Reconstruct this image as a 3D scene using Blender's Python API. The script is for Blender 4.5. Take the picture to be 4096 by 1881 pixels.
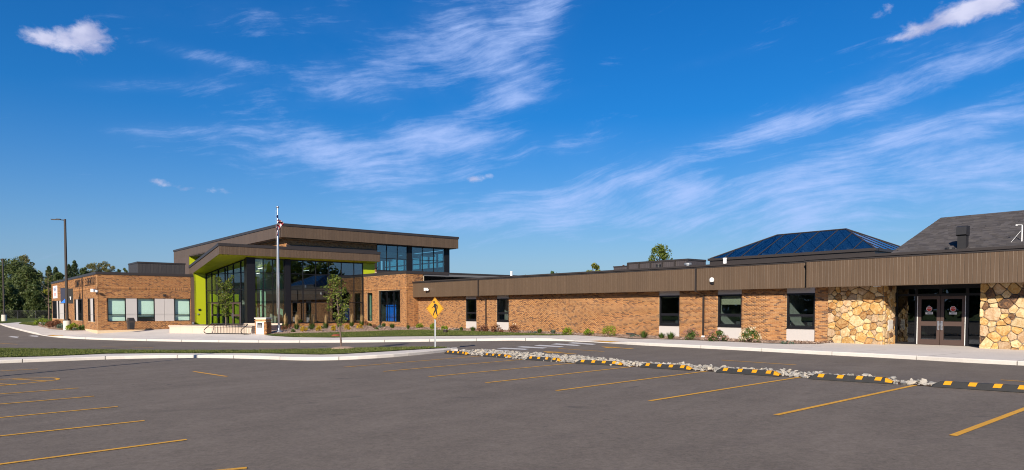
import bpy, bmesh, math, random
import numpy as np
from mathutils import Vector, Matrix

for _o in list(bpy.data.objects):
    bpy.data.objects.remove(_o)
SC = bpy.context.scene
COL = SC.collection
RAD = math.radians
rng = random.Random(7)
nrg = np.random.default_rng(11)

# ------------------------------------------------------------------ camera
F_PX, HOR, CZ = 2800.0, 1235.0, 1.63       # focal length and horizon row of the 4096 px wide photograph, eye height
TH = RAD(2.0)
YP = HOR + F_PX * math.tan(TH)
cam_d = bpy.data.cameras.new('camera')
cam = bpy.data.objects.new('camera', cam_d)
COL.objects.link(cam)
cam.location = (0, 0, CZ)
cam.rotation_euler = (RAD(90) - TH, 0, 0)
cam_d.sensor_width = 36.0
cam_d.lens = F_PX / 4096 * 36
cam_d.shift_y = (YP - 940.5) / 4096
cam_d.clip_end = 3000
SC.camera = cam
SC.render.resolution_x, SC.render.resolution_y = 1024, 470

# ------------------------------------------------------------------ light
SUN_EL, SUN_PHI = RAD(26.5), RAD(19.0)      # shadows run 19 degrees to the right of straight ahead
sun_d = bpy.data.lights.new('sun', 'SUN')
sun_d.energy = 4.6
sun_d.angle = RAD(0.53)
sun_d.color = (1.0, 0.90, 0.76)
sun = bpy.data.objects.new('sun', sun_d)
COL.objects.link(sun)
_dir = Vector((math.sin(SUN_PHI) * math.cos(SUN_EL), math.cos(SUN_PHI) * math.cos(SUN_EL), -math.sin(SUN_EL)))
sun.rotation_euler = _dir.to_track_quat('-Z', 'Y').to_euler()
sun.location = (-20, -40, 30)

SC.view_settings.view_transform = 'Standard'
SC.view_settings.look = 'None'
SC.view_settings.exposure = 0.70
SC.view_settings.gamma = 1.0
SC.render.engine = 'CYCLES'
SC.cycles.max_bounces = 8
SC.cycles.diffuse_bounces = 3
SC.cycles.glossy_bounces = 3
SC.cycles.transparent_max_bounces = 16
SC.cycles.transmission_bounces = 4
SC.cycles.caustics_reflective = False
SC.cycles.caustics_refractive = False
SC.cycles.sample_clamp_indirect = 4.0
SC.cycles.use_denoising = True
SC.cycles.pixel_filter_type = 'BLACKMAN_HARRIS'
SC.cycles.filter_width = 1.05


# ------------------------------------------------------------------ node helper
class N:
    """a socket with arithmetic"""
    nt = None

    def __init__(s, sock):
        s.s = sock

    @staticmethod
    def m(op, *a, clamp=False):
        n = N.nt.nodes.new('ShaderNodeMath')
        n.operation = op
        n.use_clamp = clamp
        for i, x in enumerate(a):
            if isinstance(x, N):
                N.nt.links.new(x.s, n.inputs[i])
            else:
                n.inputs[i].default_value = x
        return N(n.outputs[0])

    def __add__(s, o): return N.m('ADD', s, o)
    def __radd__(s, o): return N.m('ADD', o, s)
    def __sub__(s, o): return N.m('SUBTRACT', s, o)
    def __rsub__(s, o): return N.m('SUBTRACT', o, s)
    def __mul__(s, o): return N.m('MULTIPLY', s, o)
    def __rmul__(s, o): return N.m('MULTIPLY', s, o)
    def __truediv__(s, o): return N.m('DIVIDE', s, o)


def nnode(t, **kw):
    n = N.nt.nodes.new(t)
    for k, v in kw.items():
        setattr(n, k, v)
    return n


def lk(a, b):
    N.nt.links.new(a.s if isinstance(a, N) else a, b)


def sstep(x, lo, hi):
    n = nnode('ShaderNodeMapRange', interpolation_type='SMOOTHSTEP')
    lk(x, n.inputs['Value'])
    n.inputs['From Min'].default_value = lo
    n.inputs['From Max'].default_value = hi
    return N(n.outputs['Result'])


def comb(x, y, z=0.0):
    n = nnode('ShaderNodeCombineXYZ')
    for i, q in enumerate((x, y, z)):
        if isinstance(q, N):
            lk(q, n.inputs[i])
        else:
            n.inputs[i].default_value = q
    return N(n.outputs[0])


def noise(vec, scale, detail=5.0, rough=0.55, dist=0.0, out='Fac'):
    n = nnode('ShaderNodeTexNoise')
    if vec is not None:
        lk(vec, n.inputs['Vector'])
    n.inputs['Scale'].default_value = scale
    n.inputs['Detail'].default_value = detail
    n.inputs['Roughness'].default_value = rough
    n.inputs['Distortion'].default_value = dist
    return N(n.outputs[out])


def mixc(fac, a, b, mode='MIX'):
    n = nnode('ShaderNodeMix', data_type='RGBA', blend_type=mode)
    for i, q in ((0, fac), (6, a), (7, b)):
        if isinstance(q, N):
            lk(q, n.inputs[i])
        elif isinstance(q, (int, float)):
            n.inputs[i].default_value = q
        else:
            n.inputs[i].default_value = (*q[:3], 1)
    return N(n.outputs[2])


# ------------------------------------------------------------------ sky
world = bpy.data.worlds.new('World')
SC.world = world
world.use_nodes = True
N.nt = world.node_tree
N.nt.nodes.clear()
sky = nnode('ShaderNodeTexSky', sky_type='NISHITA')
sky.sun_disc = False
sky.sun_elevation = SUN_EL
sky.sun_rotation = math.pi + SUN_PHI
sky.altitude = 200
sky.air_density = 1.0
sky.dust_density = 0.3
sky.ozone_density = 3.0
hsv = nnode('ShaderNodeHueSaturation')
hsv.inputs['Hue'].default_value = 0.512
hsv.inputs['Saturation'].default_value = 1.54
hsv.inputs['Value'].default_value = 0.97
lk(sky.outputs[0], hsv.inputs['Color'])
SKYC = N(hsv.outputs[0])
tc = nnode('ShaderNodeTexCoord')
sep = nnode('ShaderNodeSeparateXYZ')
lk(tc.outputs['Generated'], sep.inputs[0])
dx, dy, dz = (N(sep.outputs[i]) for i in range(3))
AZ = N.m('ARCTAN2', dx, dy)
EL = N.m('ARCSINE', dz)


def azel(px, py):
    az = math.atan((px - 2048) / F_PX)
    return az, math.atan((HOR - py) / F_PX * math.cos(az))


def blob(px, py, rx, ry, rot=0.0, amp=1.0):
    """soft elliptical patch of cloud cover at a place in the sky (radians inside)"""
    a0, e0 = azel(px, py)
    c, s = math.cos(RAD(rot)), math.sin(RAD(rot))
    k = 1.0 / F_PX
    a = AZ - a0
    e = EL - e0
    p = (a * c + e * s) * (1 / (rx * k))
    q = (e * c - a * s) * (1 / (ry * k))
    return N.m('EXPONENT', (p * p + q * q) * -1.0) * amp


def addl(l):
    t = l[0]
    for x in l[1:]:
        t = t + x
    return t


# wisps of high cirrus, feathery streaks rising to the right
warp = noise(comb(AZ * 2.2, EL * 4.0, 3.1), 1.3, 2, 0.5)
warp2 = noise(comb(AZ * 2.2, EL * 4.0, 9.7), 1.6, 2, 0.5)
rt = RAD(11)
ca, sa = math.cos(rt), math.sin(rt)
SA = (AZ * ca + EL * sa) + (warp - 0.5) * 0.10
SE = (EL * ca - AZ * sa) + (warp2 - 0.5) * 0.10
streak = noise(comb(SA * 5.4, SE * 31.0, 0.3), 1.5, 12, 0.66, 0.0)
fine = noise(comb(SA * 7.0, SE * 60.0, 4.3), 2.0, 9, 0.68, 0.0)
tuft_n = noise(comb(AZ * 9.0, EL * 14.0, 2.2), 1.0, 6, 0.6, 0.0)
cover = addl([
    blob(1950, 90, 420, 130, 18, 0.95), blob(1750, 210, 420, 60, 12, 0.75), blob(1620, 370, 600, 70, 8, 0.6),
    blob(1700, 600, 520, 110, 6, 0.8), blob(1500, 720, 420, 110, -8, 0.62), blob(800, 235, 250, 28, -3, 0.75),
    blob(560, 350, 240, 26, 8, 0.72), blob(760, 535, 360, 34, 6, 0.8), blob(1850, 480, 240, 40, 20, 0.6),
    blob(2900, 560, 620, 60, 14, 0.85), blob(3450, 640, 560, 90, 10, 0.75), blob(2830, 255, 150, 22, 8, 0.6),
    blob(3800, 250, 420, 110, 14, 0.62), blob(3300, 770, 900, 90, 6, 1.0), blob(3700, 840, 800, 100, 6, 1.05),
    blob(2300, 850, 620, 90, 6, 0.95), blob(2250, 620, 260, 60, 18, 0.65), blob(3900, 470, 380, 60, 6, 0.7),
    blob(1250, 120, 300, 90, 8, 0.42), blob(700, 60, 360, 60, 8, 0.42), blob(1150, 330, 420, 70, 6, 0.5), blob(1300, 600, 500, 60, 4, 0.45),
    blob(2000, 330, 160, 150, 40, 0.6), blob(2080, 420, 240, 30, 8, 0.5), blob(1500, 860, 500, 60, 4, 0.5), blob(2500, 740, 420, 60, 10, 0.55), blob(3300, 470, 520, 40, 12, 0.55), blob(2180, 110, 120, 160, -30, 0.4)])
# the same thin cover goes on, unevenly, over the rest of the dome
dome = sstep(noise(comb(AZ * 1.0, EL * 2.0, 1.0), 1.7, 3, 0.5), 0.42, 0.75) * 0.42
cover = N.m('MINIMUM', cover * 0.86 + dome * 0.5, 1.05)
veil = sstep(cover * 0.55 + (streak - 0.5) * 1.45 + (fine - 0.5) * 0.55 + (tuft_n - 0.5) * 0.7, 0.24, 1.02)
haze_soft = cover * cover * sstep(tuft_n, 0.25, 0.75) * 0.20
wisps = N.m('MINIMUM', veil * 0.68 + haze_soft * 0.7, 0.72)
# a few small puffs
pn = noise(comb(AZ * 30.0, EL * 46.0, 0.0), 1.0, 9, 0.62, 0.3)
puffm = addl([blob(330, 165, 130, 44, 8, 1.0), blob(210, 178, 120, 26, 0, 0.8), blob(395, 140, 70, 44, 0, 0.85),
              blob(3790, 75, 260, 46, 16, 1.05), blob(4020, 30, 190, 50, 8, 1.0), blob(3520, 65, 70, 20, 16, 0.75),
              blob(1910, 715, 125, 20, 6, 0.95), blob(810, 762, 130, 17, -3, 0.9), blob(655, 732, 36, 16, 0, 0.85),
              blob(3560, 170, 60, 10, 4, 0.5), blob(340, 262, 34, 22, 30, 0.5)])
puff = sstep(puffm * 0.74 + (pn - 0.5) * 1.9, 0.42, 1.15) * 0.86
belly = sstep(noise(comb(AZ * 20.0, EL * 30.0, 6.0), 1.0, 4, 0.5), 0.3, 0.7)
wisp_c = (4.0, 5.2, 8.6)
lowair = N.m('EXPONENT', N.m('MAXIMUM', EL, 0.0) * -5.5) * 0.85
skc = mixc(wisps, mixc(lowair, SKYC, (0.90, 2.00, 4.40)), wisp_c)
skc = mixc(puff, skc, mixc(belly, (3.6, 3.9, 6.0), (6.6, 6.6, 8.2)))
bg = nnode('ShaderNodeBackground')
lk(skc, bg.inputs['Color'])
bg.inputs['Strength'].default_value = 0.075
wo = nnode('ShaderNodeOutputWorld')
lk(bg.outputs[0], wo.inputs['Surface'])


# ------------------------------------------------------------------ materials
MATS = {}


def newmat(name):
    m = bpy.data.materials.new(name)
    m.use_nodes = True
    N.nt = m.node_tree
    N.nt.nodes.clear()
    out = nnode('ShaderNodeOutputMaterial')
    MATS[name] = m
    return m, out


def pbsdf(out, col, rough=0.6, metal=0.0, spec=0.4, normal=None):
    b = nnode('ShaderNodeBsdfPrincipled')
    for k, v in (('Base Color', col), ('Roughness', rough), ('Metallic', metal), ('Specular IOR Level', spec)):
        if isinstance(v, N):
            lk(v, b.inputs[k])
        elif isinstance(v, tuple):
            b.inputs[k].default_value = (*v[:3], 1)
        else:
            b.inputs[k].default_value = v
    if normal is not None:
        lk(normal, b.inputs['Normal'])
    lk(b.outputs[0], out.inputs['Surface'])
    return b


def bump(h, dist=0.01, strength=1.0):
    n = nnode('ShaderNodeBump')
    n.inputs['Distance'].default_value = dist
    n.inputs['Strength'].default_value = strength
    lk(h, n.inputs['Height'])
    return N(n.outputs[0])


def pos():
    return N(nnode('ShaderNodeNewGeometry').outputs['Position'])


def islr():
    """random number for each loose piece or object"""
    a = N(nnode('ShaderNodeNewGeometry').outputs['Random Per Island'])
    b = N(nnode('ShaderNodeObjectInfo').outputs['Random'])
    return N.m('FRACT', a + b)


def ramp(fac, stops):
    n = nnode('ShaderNodeValToRGB')
    e = n.color_ramp.elements
    while len(e) < len(stops):
        e.new(0.5)
    for i, (p, c) in enumerate(stops):
        e[i].position = p
        e[i].color = (*c, 1)
    lk(fac, n.inputs[0])
    return N(n.outputs[0])


def simple(name, c, rough=0.6, metal=0.0, spec=0.4, var=0.18, scale=3.0, bmp=0.0, bscale=60.0):
    m, out = newmat(name)
    P = pos()
    n1 = noise(P, scale, 6, 0.6)
    n2 = noise(P, scale * 9, 4, 0.6)
    k = (n1 * 0.7 + n2 * 0.3 - 0.5) * (2 * var) + 1.0
    cc = mixc(1.0, (c[0], c[1], c[2]), comb(k, k, k), 'MULTIPLY')
    nm = bump(noise(P, bscale, 4, 0.6), bmp) if bmp else None
    r = (n2 - 0.5) * 0.2 + rough
    pbsdf(out, cc, r, metal, spec, nm)
    return m


def m_asphalt():
    m, out = newmat('asphalt')
    P = pos()
    grain = noise(P, 70, 3, 0.7)
    grain2 = noise(P, 240, 2, 0.7)
    patch = noise(P, 0.35, 6, 0.6, 0.4)
    mid = noise(P, 2.2, 6, 0.65, 0.6)
    sp = nnode('ShaderNodeSeparateXYZ')
    lk(P, sp.inputs[0])
    X, Y = N(sp.outputs[0]), N(sp.outputs[1])
    # tyre-worn streaks along the aisle
    tr = noise(comb(X * 0.82 - Y * 0.57, (X * 0.57 + Y * 0.82) * 0.12, 0.0), 1.3, 5, 0.6, 0.3)
    g3 = noise(P, 13, 3, 0.7)
    g4 = noise(P, 34, 2, 0.7)
    k = 0.66 + grain * 0.30 + grain2 * 0.24 + (patch - 0.5) * 0.42 + (mid - 0.5) * 0.42 + (tr - 0.5) * 0.36 + (g3 - 0.5) * 0.75 + (g4 - 0.5) * 0.55
    c = mixc(1.0, (0.160, 0.134, 0.112), comb(k, k, k), 'MULTIPLY')
    # tyre sweeps and a few dark drips
    arc = noise(comb(X * 0.25 + Y * 0.05, Y * 0.9 - X * 0.2, 7.0), 1.1, 6, 0.62, 0.7)
    c = mixc(sstep(arc, 0.56, 0.70) * 0.22, c, (0.085, 0.07, 0.066))
    drip = sstep(noise(P, 2.6, 2, 0.4, 0.2), 0.75, 0.79) * 0.6
    c = mixc(drip, c, (0.05, 0.043, 0.043))
    # oil spots
    spot = sstep(noise(P, 0.9, 4, 0.5, 0.3), 0.66, 0.74) * 0.45
    c = mixc(spot, c, (0.045, 0.04, 0.042))
    # pale scuffs
    sc = sstep(noise(P, 1.7, 7, 0.7, 0.8), 0.62, 0.74) * 0.28
    c = mixc(sc, c, (0.20, 0.175, 0.16))
    # pale aggregate
    ag = sstep(noise(P, 130, 1, 0.5), 0.73, 0.80) * 0.35
    c = mixc(ag, c, (0.26, 0.24, 0.23))
    pbsdf(out, c, 0.93, 0, 0.2, bump(grain + grain2 * 0.5, 0.006))


def m_concrete(name, c, stain=0.5):
    m, out = newmat(name)
    P = pos()
    n1 = noise(P, 0.5, 6, 0.6, 0.3)
    n2 = noise(P, 5, 6, 0.65)
    n3 = noise(P, 60, 3, 0.6)
    k = 0.86 + (n1 - 0.5) * 0.35 * stain * 2 + (n2 - 0.5) * 0.22 + n3 * 0.2
    pbsdf(out, mixc(1.0, c, comb(k, k, k), 'MULTIPLY'), 0.85, 0, 0.25, bump(n3 + n2, 0.004))


def m_brick():
    m, out = newmat('brick')
    r = islr()
    P = pos()
    c = ramp(r, [(0.0, (0.24, 0.105, 0.05)), (0.09, (0.145, 0.078, 0.048)), (0.18, (0.27, 0.125, 0.055)),
                 (0.32, (0.38, 0.178, 0.070)), (0.55, (0.455, 0.222, 0.086)), (0.76, (0.42, 0.195, 0.072)), (0.9, (0.49, 0.255, 0.105)),
                 (1.0, (0.35, 0.145, 0.055))])
    n2 = noise(P, 45, 4, 0.65)
    n1 = noise(P, 0.6, 4, 0.6)
    k = 0.68 + n2 * 0.34 + (n1 - 0.5) * 0.3
    pbsdf(out, mixc(1.0, c, comb(k, k, k), 'MULTIPLY'), 0.88, 0, 0.2, bump(noise(P, 120, 3, 0.6), 0.003))


def m_stone(name, c1, c2, c3):
    m, out = newmat(name)
    P = pos()
    r = N(nnode('ShaderNodeObjectInfo').outputs['Random'])
    off = nnode('ShaderNodeVectorMath', operation='ADD')
    lk(P, off.inputs[0])
    lk(comb(r * 37, r * 91, r * 13), off.inputs[1])
    Q = N(off.outputs[0])
    a = noise(Q, 5.5, 6, 0.65, 0.8)
    b = noise(Q, 13, 6, 0.7, 0.5)
    c = mixc(sstep(a, 0.42, 0.60), c1, c2)
    c = mixc(sstep(b, 0.56, 0.68) * 0.85, c, c3)
    k = 0.78 + r * 0.35 + (noise(Q, 60, 4, 0.7) - 0.5) * 0.3
    pbsdf(out, mixc(1.0, c, comb(k, k, k), 'MULTIPLY'), 0.86, 0, 0.25, bump(a + b * 0.6, 0.03))


def m_panel(name, c, rough=0.42):
    m, out = newmat(name)
    P = pos()
    r = islr()
    k = 0.93 + r * 0.12 + (noise(P, 1.2, 5, 0.6) - 0.5) * 0.14
    dirt = noise(comb(N(nnode('ShaderNodeNewGeometry').outputs['Random Per Island']), 0.0, 0.0), 1.0)
    pbsdf(out, mixc(1.0, c, comb(k, k, k), 'MULTIPLY'), rough, 0.0, 0.45, bump(noise(P, 1.6, 3, 0.5), 0.012))


def m_leaf(name, stops, trans=0.3, rough=0.55):
    m, out = newmat(name)
    r = islr()
    P = pos()
    k = noise(P, 0.9, 4, 0.6)
    f = N.m('FRACT', r)
    c = ramp(f * 0.75 + (k - 0.5) * 0.6 + 0.12, stops)
    b = nnode('ShaderNodeBsdfPrincipled')
    lk(c, b.inputs['Base Color'])
    b.inputs['Roughness'].default_value = rough
    b.inputs['Specular IOR Level'].default_value = 0.3
    t = nnode('ShaderNodeBsdfTranslucent')
    lk(mixc(1.0, c, (1.25, 1.3, 0.6), 'MULTIPLY'), t.inputs['Color'])
    mx = nnode('ShaderNodeMixShader')
    mx.inputs[0].default_value = trans
    lk(b.outputs[0], mx.inputs[1])
    lk(t.outputs[0], mx.inputs[2])
    lk(mx.outputs[0], out.inputs['Surface'])


def m_glass(name, tint, base=0.03, gain=1.0):
    m, out = newmat(name)
    t = nnode('ShaderNodeBsdfTransparent')
    t.inputs['Color'].default_value = (*tint, 1)
    g = nnode('ShaderNodeBsdfGlossy')
    g.inputs['Roughness'].default_value = 0.0
    P = pos()
    g.inputs['Color'].default_value = (0.9, 0.95, 1.0, 1)
    lk(bump(noise(P, 0.5, 1, 0.5), 0.0012), g.inputs['Normal'])
    fr = nnode('ShaderNodeLayerWeight')
    fr.inputs['Blend'].default_value = 0.5
    sch = N.m('POWER', N(fr.outputs['Facing']), 5.0) * 0.96 + 0.04
    mx = nnode('ShaderNodeMixShader')
    lk(N.m('MINIMUM', sch * gain + base, 1.0), mx.inputs[0])
    lk(t.outputs[0], mx.inputs[1])
    lk(g.outputs[0], mx.inputs[2])
    lk(mx.outputs[0], out.inputs['Surface'])


def m_emit(name, c, s):
    m, out = newmat(name)
    e = nnode('ShaderNodeEmission')
    e.inputs[0].default_value = (*c, 1)
    e.inputs[1].default_value = s
    lk(e.outputs[0], out.inputs['Surface'])


def m_grass(name, c1, c2, c3):
    m, out = newmat(name)
    P = pos()
    a = noise(P, 0.6, 5, 0.6)
    b = noise(P, 9, 5, 0.7)
    d = noise(P, 70, 3, 0.7)
    c = mixc(sstep(a + (b - 0.5) * 0.6, 0.35, 0.65), c1, c2)
    c = mixc(sstep(b + (d - 0.5) * 0.4, 0.58, 0.8) * 0.7, c, c3)
    k = 0.55 + d * 0.9
    pbsdf(out, mixc(1.0, c, comb(k, k, k), 'MULTIPLY'), 0.9, 0, 0.1, bump(d + b, 0.04))


def m_shingle():
    m, out = newmat('shingle')
    P = pos()
    r = islr()
    k = 0.72 + r * 0.45 + (noise(P, 40, 4, 0.7) - 0.5) * 0.6
    pbsdf(out, mixc(1.0, (0.078, 0.072, 0.074), comb(k, k, k), 'MULTIPLY'), 0.95, 0, 0.12, bump(noise(P, 90, 3, 0.7), 0.006))


m_asphalt()
m_concrete('concrete', (0.60, 0.55, 0.50), 0.5)
m_concrete('kerb_concrete', (0.56, 0.52, 0.475), 0.5)
m_concrete('cast_stone', (0.56, 0.455, 0.365), 0.25)
m_concrete('mortar', (0.60, 0.46, 0.30), 0.3)
m_concrete('stone_mortar', (0.22, 0.185, 0.15), 0.4)
m_concrete('pale_concrete', (0.60, 0.55, 0.48), 0.3)
m_brick()
m_stone('cream_stone', (0.62, 0.47, 0.27), (0.52, 0.35, 0.165), (0.34, 0.18, 0.065))
m_stone('gold_stone', (0.48, 0.27, 0.085), (0.60, 0.42, 0.19), (0.28, 0.115, 0.032))
m_stone('rust_stone', (0.33, 0.155, 0.05), (0.47, 0.29, 0.12), (0.12, 0.06, 0.034))
m_stone('dark_stone', (0.085, 0.05, 0.035), (0.23, 0.12, 0.058), (0.36, 0.24, 0.12))
m_stone('buff_stone', (0.52, 0.37, 0.23), (0.40, 0.25, 0.13), (0.60, 0.49, 0.31))
m_panel('fascia_metal', (0.099, 0.065, 0.040))
m_panel('siding_metal', (0.105, 0.068, 0.047))
m_panel('screen_metal', (0.040, 0.036, 0.036), 0.5)
m_panel('dark_screen_metal', (0.060, 0.050, 0.050), 0.5)
simple('dark_trim', (0.036, 0.030, 0.028), 0.42, 0, 0.4, 0.12)
simple('black_frame', (0.009, 0.009, 0.011), 0.42, 0, 0.3, 0.1)
simple('door_brown', (0.072, 0.046, 0.038), 0.45, 0, 0.4, 0.12)
simple('grey_panel', (0.46, 0.43, 0.41), 0.55, 0, 0.3, 0.06, 0.8)
simple('lime_panel', (0.42, 0.47, 0.012), 0.42, 0, 0.4, 0.07, 0.8)
simple('roof_membrane', (0.13, 0.13, 0.135), 0.7, 0, 0.3, 0.2, 0.6)
simple('interior_wall', (0.52, 0.50, 0.45), 0.8, 0, 0.2, 0.06)
simple('interior_green', (0.42, 0.60, 0.46), 0.8, 0, 0.2, 0.06)
simple('interior_floor', (0.20, 0.17, 0.14), 0.45, 0, 0.4, 0.15)
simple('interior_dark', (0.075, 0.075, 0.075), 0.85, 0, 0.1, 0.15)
simple('ceiling_white', (0.62, 0.62, 0.60), 0.85, 0, 0.1, 0.05)
simple('blue_board', (0.016, 0.16, 0.80), 0.5, 0, 0.3, 0.08)
simple('blind_cloth', (0.52, 0.47, 0.33), 0.85, 0, 0.1, 0.08)
simple('mint_blind', (0.72, 0.88, 0.80), 0.85, 0, 0.1, 0.05)
simple('mint_shade', (0.30, 0.42, 0.40), 0.85, 0, 0.1, 0.05)
simple('steel', (0.58, 0.58, 0.60), 0.3, 0.9, 0.5, 0.08)
simple('galvanised', (0.30, 0.315, 0.335), 0.5, 0.6, 0.5, 0.15, 8)
simple('aluminium', (0.46, 0.48, 0.52), 0.34, 0.85, 0.5, 0.05)
simple('white_plastic', (0.76, 0.76, 0.75), 0.4, 0, 0.4, 0.05)
simple('black_plastic', (0.022, 0.021, 0.022), 0.5, 0, 0.4, 0.2)
simple('rubber', (0.030, 0.030, 0.031), 0.7, 0, 0.3, 0.4, 6, 0.004, 90)
simple('bronze_metal', (0.036, 0.028, 0.025), 0.4, 0.2, 0.4, 0.12)
simple('bin_plastic', (0.060, 0.047, 0.042), 0.55, 0, 0.3, 0.2)


def m_worn_paint(name, c, amt):
    m, out = newmat(name)
    P = pos()
    w = sstep(noise(P, 9, 6, 0.75) * 0.6 + noise(P, 60, 3, 0.7) * 0.4, 0.50, 0.66) * amt
    k = 0.8 + noise(P, 1.5, 5, 0.6) * 0.4
    pbsdf(out, mixc(w, mixc(1.0, c, comb(k, k, k), 'MULTIPLY'), (0.16, 0.13, 0.11)), 0.85, 0, 0.2, bump(noise(P, 80, 3, 0.7), 0.004))


m_worn_paint('yellow_paint', (0.60, 0.305, 0.04), 0.55)
simple('stop_yellow', (0.60, 0.265, 0.006), 0.6, 0, 0.3, 0.15, 5)
simple('tactile_yellow', (0.60, 0.30, 0.02), 0.7, 0, 0.3, 0.15, 5)
m_worn_paint('white_paint', (0.50, 0.485, 0.48), 0.5)
simple('sign_yellow', (0.60, 0.262, 0.004), 0.45, 0, 0.4, 0.05)
simple('sign_black', (0.012, 0.011, 0.010), 0.5, 0, 0.3, 0.05)
simple('red_print', (0.52, 0.05, 0.03), 0.5, 0, 0.3, 0.05)
simple('blue_print', (0.03, 0.05, 0.20), 0.5, 0, 0.3, 0.05)
simple('white_print', (0.80, 0.80, 0.80), 0.5, 0, 0.3, 0.03)
simple('flag_red', (0.22, 0.016, 0.028), 0.8, 0, 0.2, 0.1)
simple('flag_white', (0.42, 0.41, 0.42), 0.8, 0, 0.2, 0.1)
simple('flag_blue', (0.025, 0.03, 0.11), 0.8, 0, 0.2, 0.1)
simple('navy_cloth', (0.026, 0.03, 0.055), 0.7, 0, 0.3, 0.15)
simple('rust_dome', (0.22, 0.062, 0.03), 0.8, 0, 0.2, 0.2)
simple('bark', (0.15, 0.105, 0.085), 0.9, 0, 0.1, 0.35, 12, 0.02, 40)
simple('dark_bark', (0.07, 0.05, 0.038), 0.9, 0, 0.1, 0.35, 4, 0.02, 20)
simple('mulch', (0.40, 0.285, 0.215), 0.95, 0, 0.1, 0.5, 14, 0.05, 40)
simple('dark_mulch', (0.12, 0.075, 0.055), 0.95, 0, 0.1, 0.5, 14, 0.05, 40)
simple('fence_wire', (0.10, 0.10, 0.10), 0.6, 0.4, 0.4, 0.1)
m_grass('lawn', (0.060, 0.084, 0.020), (0.090, 0.112, 0.028), (0.19, 0.165, 0.065))
m_grass('field', (0.058, 0.095, 0.022), (0.085, 0.115, 0.03), (0.15, 0.135, 0.06))
m_shingle()
GL = ((0.02, 0.045, 0.012),)
m_leaf('blade', [(0.0, (0.055, 0.075, 0.014)), (0.5, (0.095, 0.120, 0.024)), (0.85, (0.16, 0.165, 0.045)), (1.0, (0.28, 0.23, 0.10))], 0.2)
m_leaf('pine_needles', [(0.0, (0.035, 0.055, 0.018)), (0.5, (0.075, 0.105, 0.032)), (1.0, (0.155, 0.175, 0.05))], 0.2)
m_leaf('spruce_needles', [(0.0, (0.026, 0.044, 0.02)), (0.5, (0.05, 0.076, 0.03)), (1.0, (0.095, 0.12, 0.046))], 0.15)
m_leaf('yellow_green_leaf', [(0.0, (0.07, 0.095, 0.014)), (0.5, (0.17, 0.19, 0.024)), (1.0, (0.33, 0.29, 0.035))], 0.3)
m_leaf('poplar_leaf', [(0.0, (0.07, 0.085, 0.028)), (0.5, (0.15, 0.15, 0.06)), (1.0, (0.28, 0.22, 0.11))], 0.3)
m_leaf('young_leaf', [(0.0, (0.03, 0.055, 0.008)), (0.45, (0.085, 0.12, 0.016)), (0.8, (0.20, 0.23, 0.035)), (1.0, (0.34, 0.31, 0.07))], 0.3)
m_leaf('bright_leaf', [(0.0, (0.075, 0.13, 0.01)), (0.5, (0.17, 0.24, 0.014)), (1.0, (0.32, 0.36, 0.03))], 0.3)
m_leaf('gold_leaf', [(0.0, (0.17, 0.12, 0.012)), (0.5, (0.42, 0.27, 0.014)), (1.0, (0.62, 0.42, 0.03))], 0.3)
m_leaf('mid_leaf', [(0.0, (0.03, 0.06, 0.012)), (0.5, (0.065, 0.115, 0.022)), (1.0, (0.13, 0.18, 0.04))], 0.3)
m_leaf('dusty_leaf', [(0.0, (0.06, 0.09, 0.065)), (0.5, (0.10, 0.145, 0.11)), (1.0, (0.17, 0.21, 0.16))], 0.2)
m_leaf('red_leaf', [(0.0, (0.09, 0.035, 0.018)), (0.5, (0.19, 0.08, 0.045)), (1.0, (0.30, 0.15, 0.085))], 0.25)
m_leaf('pink_bloom', [(0.0, (0.20, 0.075, 0.07)), (0.5, (0.33, 0.15, 0.13)), (1.0, (0.50, 0.30, 0.24))], 0.25)
m_leaf('white_bloom', [(0.0, (0.55, 0.42, 0.28)), (0.5, (0.74, 0.64, 0.48)), (1.0, (0.82, 0.74, 0.60))], 0.25)
m_leaf('straw', [(0.0, (0.26, 0.17, 0.075)), (0.5, (0.42, 0.29, 0.14)), (1.0, (0.55, 0.41, 0.22))], 0.25)
m_leaf('river_rock', [(0.0, (0.15, 0.145, 0.14)), (0.35, (0.28, 0.265, 0.24)), (0.65, (0.36, 0.33, 0.29)), (0.85, (0.40, 0.35, 0.27)), (1.0, (0.25, 0.195, 0.135))], 0.0, 0.85)
m_leaf('mulch_chip', [(0.0, (0.20, 0.13, 0.09)), (0.5, (0.40, 0.28, 0.205)), (1.0, (0.55, 0.42, 0.32))], 0.0, 0.9)
m_glass('glass', (0.78, 0.86, 0.84), 0.04, 1.2)
m_glass('lobby_glass', (0.46, 0.54, 0.57), 0.14, 1.5)
m_glass('clear_glass', (0.93, 0.97, 0.95), 0.02, 1.0)
m_glass('dark_glass', (0.70, 0.76, 0.76), 0.03, 1.1)
m_glass('door_glass', (0.36, 0.40, 0.40), 0.05, 1.2)
m_glass('teal_glass', (0.62, 0.85, 0.87), 0.08, 1.5)
m_glass('skylight_glass', (0.45, 0.54, 0.60), 0.06, 1.0)
m_emit('strip_light', (1.0, 0.94, 0.82), 2.5)


# ------------------------------------------------------------------ places
AW = RAD(39.2)
UX = np.array([-math.sin(AW), math.cos(AW)])      # along the long wing, away from the eye
VX = np.array([math.cos(AW), math.sin(AW)])       # into the buildings
CAMP = np.array([0.0, 0.0, CZ])
_F = np.array([0, math.cos(TH), -math.sin(TH)])
_U = np.array([0, math.sin(TH), math.cos(TH)])


def ray(px, py):
    return _F + np.array([1.0, 0, 0]) * (px - 2048) / F_PX + _U * (YP - py) / F_PX


def onz(px, py, z):
    d = ray(px, py)
    return CAMP + d * ((z - CZ) / d[2])


def onV(px, py, v0):
    d = ray(px, py)
    p = CAMP + d * (v0 / (d[:2] @ VX))
    return float(p[:2] @ UX), float(p[2])


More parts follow.
